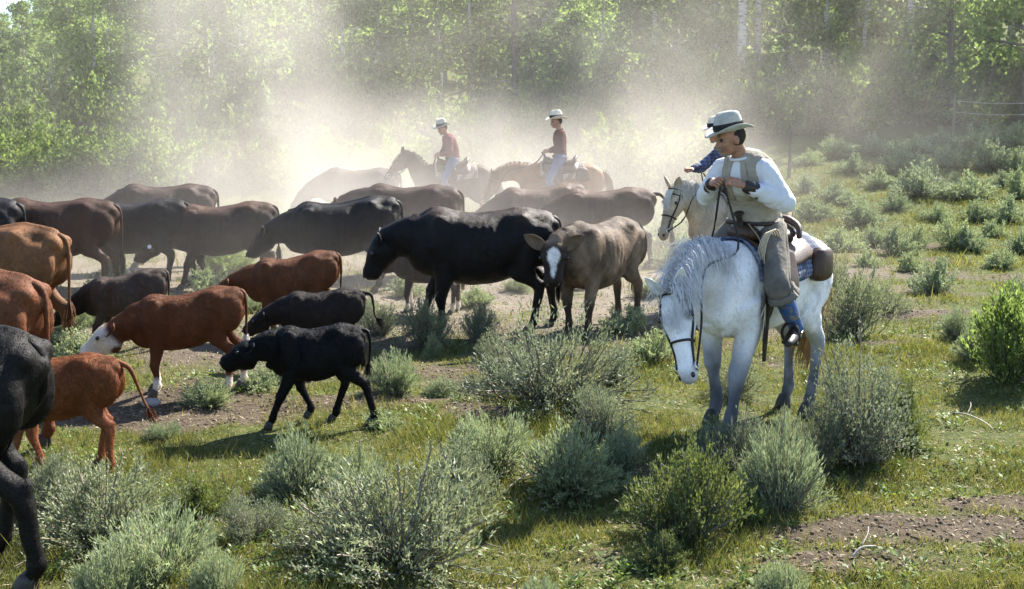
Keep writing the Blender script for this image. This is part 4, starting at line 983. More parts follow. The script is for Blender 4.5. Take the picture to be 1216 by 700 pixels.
def rider(h, label, J, shirt, trousers, hat, vest=None, chaps=None, boot='leather_dark', beard=None, detail=True, cuffs=None, shirt_puff=1.0, hat_s=1.0, group=None, hair='hairdark', fringe=False, boot_foot='leather_dark', bulk=0.0):
    A = {k: np.array(v, float) for k, v in J.items() if k not in ('yaw', 'pitch', 'roll')}
    o = A['pelvis']; root = rider_root(h, 'person', o, label, 'person', group)
    put = lambda name, G, mat, par=None: link(name, G.mesh(name, M[mat], o), par or root)
    Rm = rotm(J.get('yaw', 0), J.get('pitch', .1), J.get('roll', 0)); hc = A['head']
    hp = lambda p: np.asarray(p, float) @ Rm.T + hc
    nk, ch, wa, pe = A['neck'], A['chest'], A['waist'], A['pelvis']
    def trunk(off, hi=True):
        off = off + bulk
        r = [(*(pe + [0, 0, -.09]), .13 + off, .10 + off, .12 + off), (*pe, .165 + off, .115 + off, .13 + off), (*wa, .150 + off, .105 + off, .105 + off), (*ch, .172 + off, .125 + off, .115 + off), (*(ch * .35 + nk * .65), .165 + off, .10 + off, .10 + off)]
        if hi: r.append((*(nk + [0, 0, -.015]), .075 + off, .065 + off, .065 + off))
        return Loft(r, (1, 0, .15), 26, 5, .92)
    B = Geo(); B.add(*trunk(-.012).geo()); B.add(*tube([nk + [-.01, 0, -.05], nk * .5 + hc * .5 + [-.015, 0, -.02], hp((-.02, 0, -.03))], [.062, .056, .06], 14, 3))
    B.add(*ell(hp((-.008, 0, .03)), (.098, .076, .105), Rm)); B.add(*ell(hp((.03, 0, -.035)), (.066, .058, .078), Rm)); B.add(*ell(hp((.066, 0, -.098)), (.027, .03, .024), Rm))
    B.add(*tube([hp((.088, 0, .02)), hp((.105, 0, -.012)), hp((.116, 0, -.036))], [.010, .012, .017], 10, 3)); B.add(*ell(hp((.080, 0, .028)), (.02, .056, .014), Rm))
    for sy in (-1, 1):
        B.add(*ell(hp((-.012, sy * .077, -.015)), (.024, .011, .036), Rm)); B.add(*ell(hp((.06, sy * .042, -.025)), (.03, .024, .028), Rm)); B.add(*ell(hp((.108, sy * .012, -.038)), (.012, .010, .009), Rm))
    B.add(*ell(hp((.092, 0, -.066)), (.010, .026, .007), Rm)); B.add(*ell(hp((.088, 0, -.079)), (.010, .022, .007), Rm))
    Fg = Geo(); sleeves = Geo(); sleeves.add(*trunk(.006).geo())
    for sd, k in ((1, 'l'), (-1, 'r')):
        sh, el, wr = A['shoulder_' + k], A['elbow_' + k], A['wrist_' + k]; d = nrm(A['hand_' + k] - wr); n = A.get('palm_' + k, np.array([0, -sd * .6, -.8]))
        B.add(*tube([sh + [0, -sd * .03, .0], sh, sh * .5 + el * .5, el, el * .5 + wr * .5, wr], [.05, .05, .040, .036, .033, .027], 12, 3)); palm(B, wr, d, n); fingers(Fg, wr, d, n, sd, J.get('curl', 1.0))
        pf = shirt_puff; end = .90
        sleeves.add(*tube([sh + [0, -sd * .07, .01], sh + [0, 0, .0], sh * .5 + el * .5, el, el * (1 - .5 * end) + wr * .5 * end, el * (1 - end) + wr * end], [.058, .066 * pf, .066 * pf, .066 * pf, .060 * pf, .040], 14, 3))
        sleeves.add(*ell(el + (el - sh * .5 - wr * .5) * .1, (.066 * pf,) * 3))
        if cuffs:
            cg = Geo().add(*tube([el * .52 + wr * .48, el * .3 + wr * .7, el * .05 + wr * .95], [.060, .052, .044], 14, 3)); put('cuff', cg, cuffs)
        hi, kn, an = A['hip_' + k], A['knee_' + k], A['ankle_' + k]; B.add(*tube([hi, hi * .5 + kn * .5, kn, kn * .55 + an * .45, an], [.082, .07, .055, .05, .038], 12, 3))
    bm = remesh(B, .0085 if detail else .012, 3, .4, 'person_body'); V0 = getv(bm); F0 = [tuple(p.vertices) for p in bm.polygons]
    G2 = Geo().add(V0, F0).add(np.concatenate(Fg.V), Fg.F); put('body', G2, 'skin'); bpy.data.meshes.remove(bm)
    for sy in (-1, 1): put('eye', Geo().add(*ell(hp((.083, sy * .031, .008)), (.013, .013, .011), Rm)), 'eyem')
    # hair around the back of the head
    put('hair', Geo().add(*ell(hp((-.03, 0, .012)), (.088, .082, .088), Rm)), hair)
    if beard:
        bg_ = Geo().add(*tube([hp((.098, -.05, -.062)), hp((.112, -.02, -.052)), hp((.112, .02, -.052)), hp((.098, .05, -.062))], [.008, .014, .014, .008], 8, 3)).add(*ell(hp((.070, 0, -.10)), (.024, .030, .02), Rm))
        put('beard', bg_, beard)
    # shirt with collar
    sm = remesh(sleeves, .012, 4, .5, 'shirt'); wrinkle(sm, .0055); V0 = getv(sm); G2 = Geo().add(V0, [tuple(p.vertices) for p in sm.polygons]); bpy.data.meshes.remove(sm); so = put('shirt', G2, shirt)
    a = np.linspace(0, 2 * math.pi, 24); cn = nk * .75 + hc * .25 + [-.012, 0, -.045]
    put('collar', Geo().add(*tube(np.stack([cn[0] + np.cos(a) * .072, cn[1] + np.sin(a) * .068, cn[2] - .022 * np.cos(a)], 1), .011, 8, 1)), shirt, so)
    if vest:
        vr = [(*(pe * .8 + wa * .2), .190 + bulk, .140 + bulk, .155 + bulk), (*(pe * .35 + wa * .65), .178 + bulk, .136 + bulk, .134 + bulk), (*wa, .174 + bulk, .132 + bulk, .130 + bulk), (*ch, .196 + bulk, .150 + bulk, .140 + bulk), (*(ch * .45 + nk * .55), .186 + bulk, .128 + bulk, .128 + bulk), (*(ch * .12 + nk * .88), .150, .098, .100), (*(nk + [0, 0, .0]), .092, .076, .078)]
        VL = Loft(vr, (1, 0, .15), 30, 5, .94); vm = remesh(Geo().add(*VL.geo()), .012, 2, .5, 'vest'); wrinkle(vm, .005); G2 = Geo().add(getv(vm), [tuple(p.vertices) for p in vm.polygons]); bpy.data.meshes.remove(vm); vo = put('vest', G2, vest)
        if detail:
            put('shirt_front', Geo().add(*shell(VL, 13, VL.n - 1, math.pi / 2 - .20, math.pi / 2 + .20, .0, .007, 8)), shirt, vo)
            for sy in (-1, 1): put('lapel', Geo().add(*shell(VL, 12, VL.n - 1, math.pi / 2 + sy * .20, math.pi / 2 + sy * .42, .002, .010, 6)), vest, vo)
            put('pocket', Geo().add(*shell(VL, 7, 11, .55, 1.15, .002, .008, 8)), vest, vo)
    T = trunk(.026); put('belt', Geo().add(*shell(T, 5, 6, 0, 2 * math.pi, .006, .006, 40)), 'leather_dark')
    # trousers and legs
    tg = Geo(); T = trunk(.004, False); tg.add(*Loft([(*(pe + [-.01, 0, -.10]), .15, .12, .13), (*(pe + [0, 0, .02]), .172, .122, .138), (*(pe * .55 + wa * .45), .165, .12, .125)], (1, 0, .1), 22, 4).geo())
    for k in 'lr':
        hi, kn, an = A['hip_' + k], A['knee_' + k], A['ankle_' + k]; tg.add(*tube([hi + (pe - hi) * .4, hi, hi * .5 + kn * .5, kn, kn * .6 + an * .4, kn * .2 + an * .8], [.10, .105, .09, .074, .066, .058], 14, 3))
    tm = remesh(tg, .014, 4, .5, 'trousers'); wrinkle(tm, .006); G2 = Geo().add(getv(tm), [tuple(p.vertices) for p in tm.polygons]); bpy.data.meshes.remove(tm); put('trousers', G2, trousers)
    for k, sd in (('l', 1), ('r', -1)):
        hi, kn, an, toe = A['hip_' + k], A['knee_' + k], A['ankle_' + k], A['toe_' + k]; ax = nrm(an - kn)
        if chaps:
            hem = kn * .68 + an * .32; cl = Loft([(*(hi + [0, 0, .03]), .09, .10, .11), (*(hi * .55 + kn * .45), .095, .10, .10), (*kn, .085, .09, .09), (*(kn * .84 + an * .16), .092, .098, .105), (*hem, .11, .115, .135)], (1, 0, 0.3), 26, 5)
            cg = Geo().add(*shell(cl, 0, cl.n - 1, 0, 2 * math.pi * .999, 0, .008, 34, .004)); co = put('chaps', cg, chaps)
            if fringe:
                ln = []; g = np.random.default_rng(5)
                for i in range(70):
                    t = g.uniform(.15, 1); b = cl.at(t, math.pi + g.uniform(-.5, .5) if sd < 0 else g.uniform(-.5, .5), .01); ln.append(cat_rom([b, b + [0, sd * .02, -.07], b + [g.normal() * .015, sd * .02, -.2]], 2))
                sv, sf = strands(ln, .008, .7); put('fringe', Geo().add(sv, sf), chaps, co)
        up = nrm(kn - an); bg_ = Geo().add(*tube([an + up * .30, an + up * .18, an + up * .06, an - up * .02], [.070, .066, .056, .052], 16, 3)); bo = put('boot', bg_, boot)
        fd = nrm(toe - an); fl = nrm([fd[0], fd[1], 0]); heel = an - fl * .05 + [0, 0, -.065]; tipp = heel + fl * .30 + [0, 0, (toe - an)[2] * .35]
        vl = Loft([(*(heel + [0, 0, .035]), .034, .045, .035), (*(heel * .66 + tipp * .34 + [0, 0, .035]), .04, .062, .035), (*(heel * .35 + tipp * .65 + [0, 0, .02]), .048, .04, .03), (*(heel * .1 + tipp * .9 + [0, 0, .01]), .036, .024, .024), (*tipp, .018, .014, .016)], (0, 0, 1), 16, 4)
        put('vamp', Geo().add(*vl.geo()).add(*Loft([(*(heel + [0, 0, .0]), .032, .034, .034), (*(heel + [0, 0, -.035]), .028, .03, .03)], (1, 0, 0), 12, 2).geo()), boot_foot, bo)
        if detail: put('spur', Geo().add(*tube([heel + fl * .05 + [0, .045, .03], heel - fl * .04 + [0, .03, .035], heel - fl * .06 + [0, 0, .035], heel - fl * .04 + [0, -.03, .035], heel + fl * .05 + [0, -.045, .03]], .006, 6, 3)).add(*tube([heel - fl * .055 + [0, 0, .035], heel - fl * .11 + [0, 0, .02]], [.007, .004], 6, 2)), 'steel', bo)
    hg, hb = hat_geo(hp((-.004, 0, .062)), Rm @ rotm(0, -.05), s=hat_s, curl=J['hatcurl'] if 'hatcurl' in J else .05); ho = put('hat', hg, hat); put('hat_band', hb, 'band', ho)
    return A
M['eyem'] = EYE

def tack(h, lab, group, blanket='blanket', bags=True, A=None, rein_mat='strap', ropes=False, leather='leather'):
    """saddle (with blanket, fenders, stirrups) and bridle (with reins) of a horse"""
    T = h.torso; o = np.array([.1, 0, 1.42]); put = lambda n, G, m, par: link(n, G.mesh(n, M[m], o), par)
    sd = rider_root(h, 'saddle', o, lab[0], 'saddle', group[0])
    ix = lambda x: int(np.argmin(np.abs(T.P[:, 0] - x)))
    put('blanket', Geo().add(*shell(T, ix(-.40), ix(.44), R(90 - 84), R(90 + 84), .016, .014, 30, .002)), blanket, sd)
    put('skirt', Geo().add(*shell(T, ix(-.30), ix(.38), R(90 - 62), R(90 + 62), .034, .012, 24)), leather, sd)
    put('cinch', Geo().add(*shell(T, ix(.26), ix(.36), R(150), R(390), .008, .008, 30)), 'leather_dark', sd)
    put('seat', Geo().add(*Loft([(-.24, 0, 1.50, .10, .07, .06), (-.18, 0, 1.49, .16, .06, .06), (0, 0, 1.465, .135, .05, .05), (.18, 0, 1.485, .12, .055, .06), (.30, 0, 1.53, .13, .06, .08), (.36, 0, 1.53, .10, .045, .07)], (0, 0, 1), 20, 4).geo()), leather, sd)
    put('cantle', Geo().add(*tube([(-.16, .20, 1.47), (-.22, .15, 1.55), (-.26, 0, 1.595), (-.22, -.15, 1.55), (-.16, -.20, 1.47)], [.02, .026, .03, .026, .02], 10, 4)), leather, sd)
    put('horn', Geo().add(*tube([(.33, 0, 1.55), (.355, 0, 1.62), (.37, 0, 1.66)], [.03, .022, .026], 10, 3)).add(*ell((.375, 0, 1.672), (.045, .042, .018), rotm(0, .25))), 'leather_dark', sd)
    for k, sy in (('l', 1), ('r', -1)):
        an = A['ankle_' + k] if A is not None else np.array([.22, sy * .38, .82]); kn = A['knee_' + k]; ft = an + [.06, 0, -.095]
        top = np.array([.10, sy * .27, 1.40]); mid = (top + an) / 2 + [.0, sy * .005, .03]
        put('fender', Geo().add(*Loft([(*top, .012, .07, .07), (*(top * .6 + mid * .4), .010, .09, .09), (*mid, .010, .085, .085), (*(mid * .3 + an * .7 - [0, sy * .04, 0]), .008, .035, .035), (*(an + [.03, -sy * .02, .0]), .008, .025, .025)], (1, 0, .2), 12, 4).geo()), leather, sd)
        c = ft + [0.02, 0, .0]; a = np.linspace(0, 2 * math.pi, 25); P = np.stack([np.full(25, c[0]), c[1] + np.sin(a) * .068, c[2] + .055 + np.cos(a) * np.where(np.cos(a) > 0, .085, .062)], 1)
        put('stirrup', Geo().add(*tube(P, .011, 8, 1)).add(*tube([c + [0, .06, -.008], c + [0, -.06, -.008]], .014, 8, 2)), 'leather_dark', sd)
        if bags:
            put('saddle_bag', Geo().add(*Loft([(-.46, sy * .27, 1.27, .05, .10, .10), (-.42, sy * .285, 1.26, .062, .125, .125), (-.30, sy * .29, 1.26, .065, .13, .13), (-.25, sy * .28, 1.27, .05, .11, .11)], (0, 0, 1), 20, 3, .6).geo()), leather, sd)
    if ropes:
        rg = Geo(); g = np.random.default_rng(3)
        for i in range(5):   # coiled lariat hung from the horn, two long ends
            a = np.linspace(0, 2 * math.pi, 26); r = .11 + .006 * i; rg.add(*tube(np.stack([.33 + np.sin(a) * r * .75, np.full(26, .20 + .016 * i) + .02 * np.cos(a), 1.42 + np.cos(a) * r * 1.15], 1), .0045, 6, 1))
        ro = tag(rider_root(h, 'lariat', o, 'cream coiled rope hanging from the saddle horn of the white horse', 'rope'), None)
        for x1, z1 in ((.46, .78), (.43, .82), (.49, .95)): rg.add(*tube([(.36, .08, 1.60), (.385, .20, 1.48), (.42, .275, 1.25), (.44, .29, 1.05), (x1, .285, z1)], .0045, 6, 4))
        link('coil', rg.mesh('coil', M['rope'], o), ro)
        put('strap', Geo().add(*Loft([(.36, .235, 1.38, .007, .06, .06), (.39, .288, 1.15, .007, .065, .065), (.41, .285, .95, .007, .05, .05), (.42, .285, .62, .007, .025, .025)], (1, 0, 0), 8, 3).geo()), 'leather_dark', sd)
    # bridle
    HL, o2 = h.head, h.pl; br = rider_root(h, 'bridle', o2, lab[1], 'bridle', group[1]); put2 = lambda n, G, m, par=br: link(n, G.mesh(n, M[m], o2), par)
    put2('noseband', Geo().add(*ring_strap(HL, .60, .009)), rein_mat); put2('browband', Geo().add(*ring_strap(HL, .20, .009, .008, R(-10), R(190))), rein_mat); put2('throatlatch', Geo().add(*ring_strap(HL, .10, .008, .016)), rein_mat)
    bits = []
    for sy, ph in ((1, 0.0), (-1, math.pi)):
        P = [HL.at(t, ph + (sy * .12), .007) for t in np.linspace(.10, .80, 8)]; put2('cheek_strap', Geo().add(*tube(P, .009, 6, 2)), rein_mat)
        b = HL.at(.80, ph, .012); bits.append(b); a = np.linspace(0, 2 * math.pi, 17); d1, d2 = h.hd, h.Uv
        put2('bit_ring', Geo().add(*tube([b + d1 * math.cos(q) * .03 + d2 * math.sin(q) * .03 for q in a], .006, 6, 1)), 'steel')
    hand = (A['hand_l'] + A['hand_r']) / 2 if A is not None else np.array([.5, 0, 1.7])
    for sy, b in ((1, bits[0]), (-1, bits[1])):
        k = h.neck; m1 = k.at(.62, R(90 - sy * 78), .05); m2 = k.at(.25, R(90 - sy * 40), .06) + [0, 0, .03]
        put2('rein', Geo().add(*tube([b, b * .45 + m1 * .55 + [0, 0, -.10], m1, m2, hand + [-.0, sy * .015, -.03]], .008, 6, 6)), rein_mat)
    return sd
# ------------------------------------------------------------------ the riders' horses
def p_grey(V, C, c):
    C = C * (1 + .06 * noise3(V, 9)[:, None])
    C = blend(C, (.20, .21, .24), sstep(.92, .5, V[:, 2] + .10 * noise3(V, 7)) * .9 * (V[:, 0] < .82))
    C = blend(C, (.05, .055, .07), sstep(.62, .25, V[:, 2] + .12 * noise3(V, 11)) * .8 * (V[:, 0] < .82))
    C = blend(C, (.34, .34, .36), sstep(.2, .5, noise3(V, 16)) * .35 * (V[:, 0] < -.2))
    C = blend(C, (.20, .18, .17), sstep(.62, .8, noise3(V, 55, 1.0)) * .3)
    C = blend(C, (.40, .39, .40), sstep(.0, .7, noise3(V, 6, 4.0)) * .15)
    C = blend(C, (.16, .14, .14), sstep(.11, .05, np.linalg.norm(V - c['muz'], axis=1)) * .55)
    for sy in (-1, 1): C = blend(C, (.10, .09, .09), sstep(.055, .03, np.linalg.norm(V - (c['pl'] + c['hd'] * .172 + c['Sv'] * sy * .1 + c['Uv'] * .042), axis=1)) * .8)
    C = blend(C, (.45, .42, .40), sstep(.16, .06, np.linalg.norm(V - np.array([.80, .05, 1.12]), axis=1)) * .6)
    return C
def p_socks(V, C, c): return blend(C * (1 + .1 * noise3(V, 5)[:, None]), np.asarray(C[0]) * .45, sstep(.55, .3, V[:, 2]))
def p_dark_legs(V, C, c): return blend(C * (1 + .15 * noise3(V, 5)[:, None]), (.012, .01, .01), sstep(.65, .4, V[:, 2]))
def wd(x, y): return Vector((x, y, float(terrain(x, y))))
GS, GB = None, None
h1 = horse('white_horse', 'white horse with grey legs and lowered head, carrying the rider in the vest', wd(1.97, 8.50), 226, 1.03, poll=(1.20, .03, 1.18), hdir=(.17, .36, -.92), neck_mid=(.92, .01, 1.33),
           legs=((.15, 0), (-.10, .07), (.08, 0), (-.06, 0)), base=(.80, .80, .81), paint=p_grey, mane=(.74, .75, .78), tailc=(.42, .25, .10), mane_side=1, mat=HIDE_WHITE, voxel=.015, mane_n=230, forelock=46, loose=1.1, tail_dir=(.20, .0, -1.0))
J1 = dict(pelvis=(.15, 0, 1.59), waist=(.17, 0, 1.76), chest=(.25, 0, 1.94), neck=(.345, 0, 2.10), head=(.45, -.04, 2.215), yaw=-.60, pitch=.26, hatcurl=.045,
          shoulder_l=(.32, .172, 1.995), elbow_l=(.28, .30, 1.78), wrist_l=(.53, .13, 1.89), hand_l=(.59, .05, 1.925), shoulder_r=(.33, -.172, 1.995), elbow_r=(.33, -.30, 1.80), wrist_r=(.56, -.11, 1.90), hand_r=(.63, -.03, 1.92), palm_l=(-.2, -.7, -.5), palm_r=(-.2, .7, -.5),
          hip_l=(.12, .13, 1.55), knee_l=(.40, .36, 1.20), ankle_l=(.22, .42, .86), toe_l=(.42, .48, .80), hip_r=(.12, -.13, 1.55), knee_r=(.40, -.36, 1.20), ankle_r=(.22, -.42, .86), toe_r=(.42, -.48, .80))
A1 = rider(h1, 'rider in grey felt hat, white shirt and tan vest on the white horse', J1, 'shirt_w', 'chaps', 'felt', vest='vest', chaps='chaps', boot='boot_blue', beard='beard', cuffs='leather_dark', shirt_puff=1.16, hat_s=.94, bulk=.016)
tack(h1, ('brown western saddle with blue-white blanket and bags on the white horse', 'black bridle and long reins on the white horse'), (GS, GB), A=A1, ropes=True)

h2 = horse('palomino_horse', 'pale palomino horse standing behind the rider in the vest', ground_at(876, 366), 214, 1.0, poll=(1.12, .02, 1.55), hdir=(.34, .0, -.94), base=(.46, .37, .27), paint=p_socks, mane=(.72, .68, .60), tailc=(.7, .66, .6), mane_side=1, legs=((.06, 0), (-.1, 0), (.05, 0), (-.05, 0)))
J2 = dict(J1); J2.update(head=(.46, .0, 2.22), yaw=-.3, pitch=.1, shoulder_r=(.15, -.20, 2.02), elbow_r=(.40, -.31, 1.79), wrist_r=(.60, -.27, 1.77), hand_r=(.68, -.25, 1.78), palm_r=(0, 0, -1), wrist_l=(.42, .12, 1.72), hand_l=(.5, .06, 1.74))
A2 = rider(h2, 'rider in blue plaid shirt half hidden behind the rider in the vest', J2, 'plaid', 'denim', 'felt_w', chaps='fringe', fringe=True, detail=False)
tack(h2, ('saddle of the palomino horse behind the white horse', 'bridle and reins of the palomino horse'), (GS, GB), A=A2, bags=False, blanket='blanket_b')

h3 = horse('sorrel_horse', 'golden sorrel horse walking with head low at the dark horse tail', at_depth(668, 21.4), 181, 1.02, poll=(1.30, .0, 1.20), hdir=(.42, .0, -.90), neck_mid=(.92, 0, 1.30), base=(.24, .11, .045), paint=p_socks, mane=(.28, .15, .07), tailc=(.22, .10, .045), legs=((.2, 0), (-.18, .02), (-.16, 0), (.18, 0)), mane_n=80)
J3 = dict(J1); J3.update(pelvis=(.06, 0, 1.58), hip_l=(.07, .13, 1.55), hip_r=(.07, -.13, 1.55), head=(.13, .0, 2.25), chest=(.06, 0, 1.92), neck=(.08, 0, 2.10), yaw=.25, pitch=.12, waist=(.05, 0, 1.74), shoulder_l=(.06, .195, 2.02), shoulder_r=(.06, -.195, 2.02), elbow_l=(.06, .30, 1.76), elbow_r=(.08, -.3, 1.76), wrist_l=(.28, .14, 1.70), hand_l=(.36, .09, 1.70), wrist_r=(.28, -.10, 1.68), hand_r=(.36, -.06, 1.68), knee_l=(.28, .34, 1.16), knee_r=(.28, -.34, 1.16), ankle_l=(.14, .39, .80), ankle_r=(.14, -.39, .80), toe_l=(.34, .44, .78), toe_r=(.34, -.44, .78))
A3 = rider(h3, 'distant rider in maroon shirt, white hat and jeans on the sorrel horse', J3, 'maroon', 'denim', 'felt_w', detail=False, hat_s=1.1)
tack(h3, ('saddle with bulky roll on the golden sorrel horse', 'bridle and reins of the golden sorrel horse'), (GS, GB), A=A3, blanket='blanket_b')

h4 = horse('bay_horse', 'dark bay horse with raised head standing in thick dust', at_depth(541, 22.4), 192, 1.0, poll=(1.04, .0, 1.66), hdir=(.62, .0, -.78), base=(.055, .032, .022), paint=p_dark_legs, mane=(.02, .016, .014), tailc=(.02, .016, .014), legs=((.0, 0), (.05, 0), (.04, 0), (-.08, 0)), mane_n=80)
J4 = dict(J3); J4.update(yaw=.5, pitch=.3, chest=(.10, 0, 1.9), neck=(.17, 0, 2.06), head=(.26, .02, 2.19), shoulder_l=(.13, .19, 1.98), shoulder_r=(.13, -.19, 1.98), elbow_l=(.16, .31, 1.74), elbow_r=(.18, -.28, 1.74), wrist_l=(.34, .16, 1.66), hand_l=(.42, .10, 1.66))
A4 = rider(h4, 'dust-veiled rider in rose shirt and pale hat on the dark bay horse', J4, 'rose', 'denim', 'felt', detail=False, vest='rose')
tack(h4, ('saddle on the dark bay horse in the dust', 'bridle and reins of the dark bay horse'), (GS, GB), A=A4, bags=False, blanket='blanket_b')
# ------------------------------------------------------------------ the herd
RED = (.125, .047, .02); ORG = (.155, .054, .02); TAN = (.15, .108, .074); GRB = (.045, .035, .03)
def p_white_face(V, C, c):
    w = sstep(.02, -.02, segdist(V, c['pl'] + c['hd'] * .02, c['muz'] + c['hd'] * .1)[0] - .175 * c['hs'] + .02 * noise3(V, 14))
    C = blend(C, (.62, .58, .53), w * sstep(-.03, .03, (V - c['pl']) @ c['hd'] - .02))
    C = blend(C, (.62, .58, .53), sstep(.62, .55, V[:, 2] + .05 * noise3(V, 8)) * (np.abs(V[:, 0]) < .42) * (np.abs(V[:, 1]) < .13))
    C = blend(C, (.60, .56, .5), sstep(.26, .20, V[:, 2]))
    return C
def p_belly(V, C, c): return blend(C, np.asarray(C[0]) * 1.8 + .03, sstep(.75, .6, V[:, 2]) * (np.abs(V[:, 0]) < .6) * .6)
def p_muzzle(V, C, c): return blend(C, (.30, .24, .2), sstep(.10, .06, np.linalg.norm(V - c['muz'], axis=1)) * .6)
def p_poll_white(V, C, c): return blend(C, (.6, .56, .52), sstep(.20, .13, segdist(V, c['pl'] + c['hd'] * .15, c['muz'])[0]) * sstep(-.02, .05, (V - c['pl']) @ c['hd'] - .10))
def p_tan_blaze(V, C, c):
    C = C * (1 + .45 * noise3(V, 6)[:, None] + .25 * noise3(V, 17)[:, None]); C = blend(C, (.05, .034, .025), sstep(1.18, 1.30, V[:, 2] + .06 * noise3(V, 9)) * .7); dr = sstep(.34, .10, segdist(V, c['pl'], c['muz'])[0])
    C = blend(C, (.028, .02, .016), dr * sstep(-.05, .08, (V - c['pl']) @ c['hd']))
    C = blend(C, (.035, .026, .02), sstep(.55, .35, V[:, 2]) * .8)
    up = c['up']; side = c['side']
    q = (V - c['pl']); t = q @ c['hd']; s = np.abs(q @ side); f = (q @ up) > .02
    C = blend(C, (.72, .70, .68), sstep(.012, -.012, s - np.interp(t, [.05, .09, .17, .26, .36, .40], [.015, .066, .066, .034, .018, 0]) + .01 * noise3(V, 30)) * f * (t > .04) * (t < .40))
    return C
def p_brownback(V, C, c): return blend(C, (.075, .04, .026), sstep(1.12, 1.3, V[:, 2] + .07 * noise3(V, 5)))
def p_dusty(V, C, c): return C * (1 + .3 * noise3(V, 5)[:, None])
GH = None
def at(px, py): return ground_at(px, py)
WALK = ((.16, 0), (-.14, .02), (-.12, 0), (.14, .0)); W2 = ((-.12, .02), (.12, 0), (.13, 0), (-.14, .02)); ST = ((.02, 0), (-.03, 0), (.03, 0), (-.05, 0))
GRZ = dict(poll=(1.20, .02, .86), hdir=(.62, .02, -.78)); LOW = dict(poll=(1.24, .0, 1.02), hdir=(.72, .0, -.69)); LVL = dict(poll=(1.2, .0, 1.22), hdir=(.86, 0, -.5))
# near left
bovine('black_cow', 'glossy black cow cropped so only its rump and hind leg show', (-3.23, 5.5, float(terrain(-3.1, 5.5))), 178, 1.02, base=(.008, .007, .0065), mat=HIDE_BLACK, legs=((0, 0), (0, 0), (-.15, 0), (.2, 0)), voxel=.015, bony=1.0, fur=50000, tail=[(-.76, 0, 1.23), (-.81, .0, 1.14), (-.80, -.02, .98), (-.70, -.03, .86), (-.6, -.03, .76)])
bovine('brown_calf', 'orange-brown calf with thin tail, half hidden by the cropped black cow', at(74, 562), 187, .63, True, base=ORG, poll=(1.1, 0, 1.2), hdir=(.8, 0, -.6), legs=((.1, 0), (-.1, 0), (.0, 0), (.16, 0)), paint=p_belly, tail=[(-.79, 0, 1.21), (-.90, 0, 1.14), (-.97, -.01, .93), (-1.03, -.02, .72), (-1.08, -.02, .60)], tail_tip=(.12, .04, .02), fur=40000)
bovine('brown_cow', 'red-brown cow rump with tail hanging, above the orange-brown calf', (-4.13, 7.75, 0), 172, 1.0, base=RED, paint=p_dusty, legs=ST, bony=1.0, **LOW)
bovine('brown_cow', 'golden tan bony cow hindquarters with sunlit hip bone', (-5.15, 10.6, 0), 174, 1.03, base=(.15, .072, .032), paint=p_dusty, legs=ST, bony=2.0, fat=.92, **LOW)
bovine('hereford_calf', 'red-brown calf with white face and white socks', at(226, 466), 188, .70, True, base=(.115, .042, .017), slope=.13, paint=p_white_face, poll=(1.02, .0, .98), hdir=(.80, .05, -.58), legs=((.0, 0), (.05, 0), (.06, 0), (-.1, 0)), tail_tip=(.7, .66, .62), head=1.14, fur=36000)
bovine('black_calf', 'small glossy black calf walking over bare soil', at(378, 504), 184, .60, True, xs=.75, base=(.006, .006, .007), slope=.05, mat=HIDE_BLACK, poll=(1.07, 0.05, 1.10), hdir=(.88, .04, -.46), legs=((.24, 0), (-.22, .06), (-.25, .02), (.26, .0)), tail=[(-.79, 0, 1.22), (-.87, .02, 1.20), (-.90, .03, 1.02), (-.885, .03, .82), (-.87, .03, .7)], voxel=.013, head=1.06, fur=42000)
bovine('brown_calf', 'brown-black calf with tail curling down, behind the glossy black calf', at(384, 438), 183, .60, True, base=(.022, .016, .014), slope=.08, poll=(1.08, 0, .98), hdir=(.8, 0, -.6), legs=WALK, tail=[(-.79, 0, 1.22), (-.92, 0, 1.17), (-.96, 0, .96), (-.97, .0, .8), (-1.03, .0, .7)])
bovine('brown_calf', 'red-brown calf with pale nose beside the head of the big black cow', at(350, 402), 182, .735, True, base=(.11, .043, .018), slope=.16, poll=(1.10, .0, 1.05), hdir=(.8, .0, -.6), legs=ST, paint=p_poll_white, fat=1.1)
bovine('grey_brown_calf', 'greyish brown calf with black lowered head behind the white-faced calf', at(152, 412), 187, .62, True, base=(.075, .056, .046), slope=.18, poll=(1.12, 0, .90), hdir=(.7, 0, -.72), legs=WALK, paint=lambda V, C, c: blend(C, (.018, .015, .014), sstep(.35, .75, V[:, 0] + .12 * noise3(V, 5))))
# middle
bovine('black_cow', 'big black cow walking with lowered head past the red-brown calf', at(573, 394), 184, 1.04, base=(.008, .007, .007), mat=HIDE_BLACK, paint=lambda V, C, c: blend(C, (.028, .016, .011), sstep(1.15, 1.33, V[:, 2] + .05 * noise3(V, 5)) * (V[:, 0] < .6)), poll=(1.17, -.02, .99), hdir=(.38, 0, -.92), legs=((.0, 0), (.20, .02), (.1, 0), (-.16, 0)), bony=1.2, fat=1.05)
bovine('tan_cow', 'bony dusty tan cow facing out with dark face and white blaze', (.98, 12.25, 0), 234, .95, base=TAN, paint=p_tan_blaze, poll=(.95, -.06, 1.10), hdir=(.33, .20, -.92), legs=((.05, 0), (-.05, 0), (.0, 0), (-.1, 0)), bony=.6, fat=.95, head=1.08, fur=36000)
bovine('pale_calf', 'small pale-faced calf half hidden under the neck of the big black cow', at(508, 372), 178, .62, True, base=(.05, .04, .035), paint=p_white_face, poll=(1.08, 0, .95), hdir=(.8, 0, -.6), legs=ST)
bovine('black_cow', 'black cow with shiny hip, head lowered behind the red-brown calf', at(408, 346), 183, .99, base=(.010, .010, .011), slope=.10, mat=HIDE_BLACK, legs=W2, bony=1.8, poll=(1.16, 0, .98), hdir=(.6, 0, -.8))
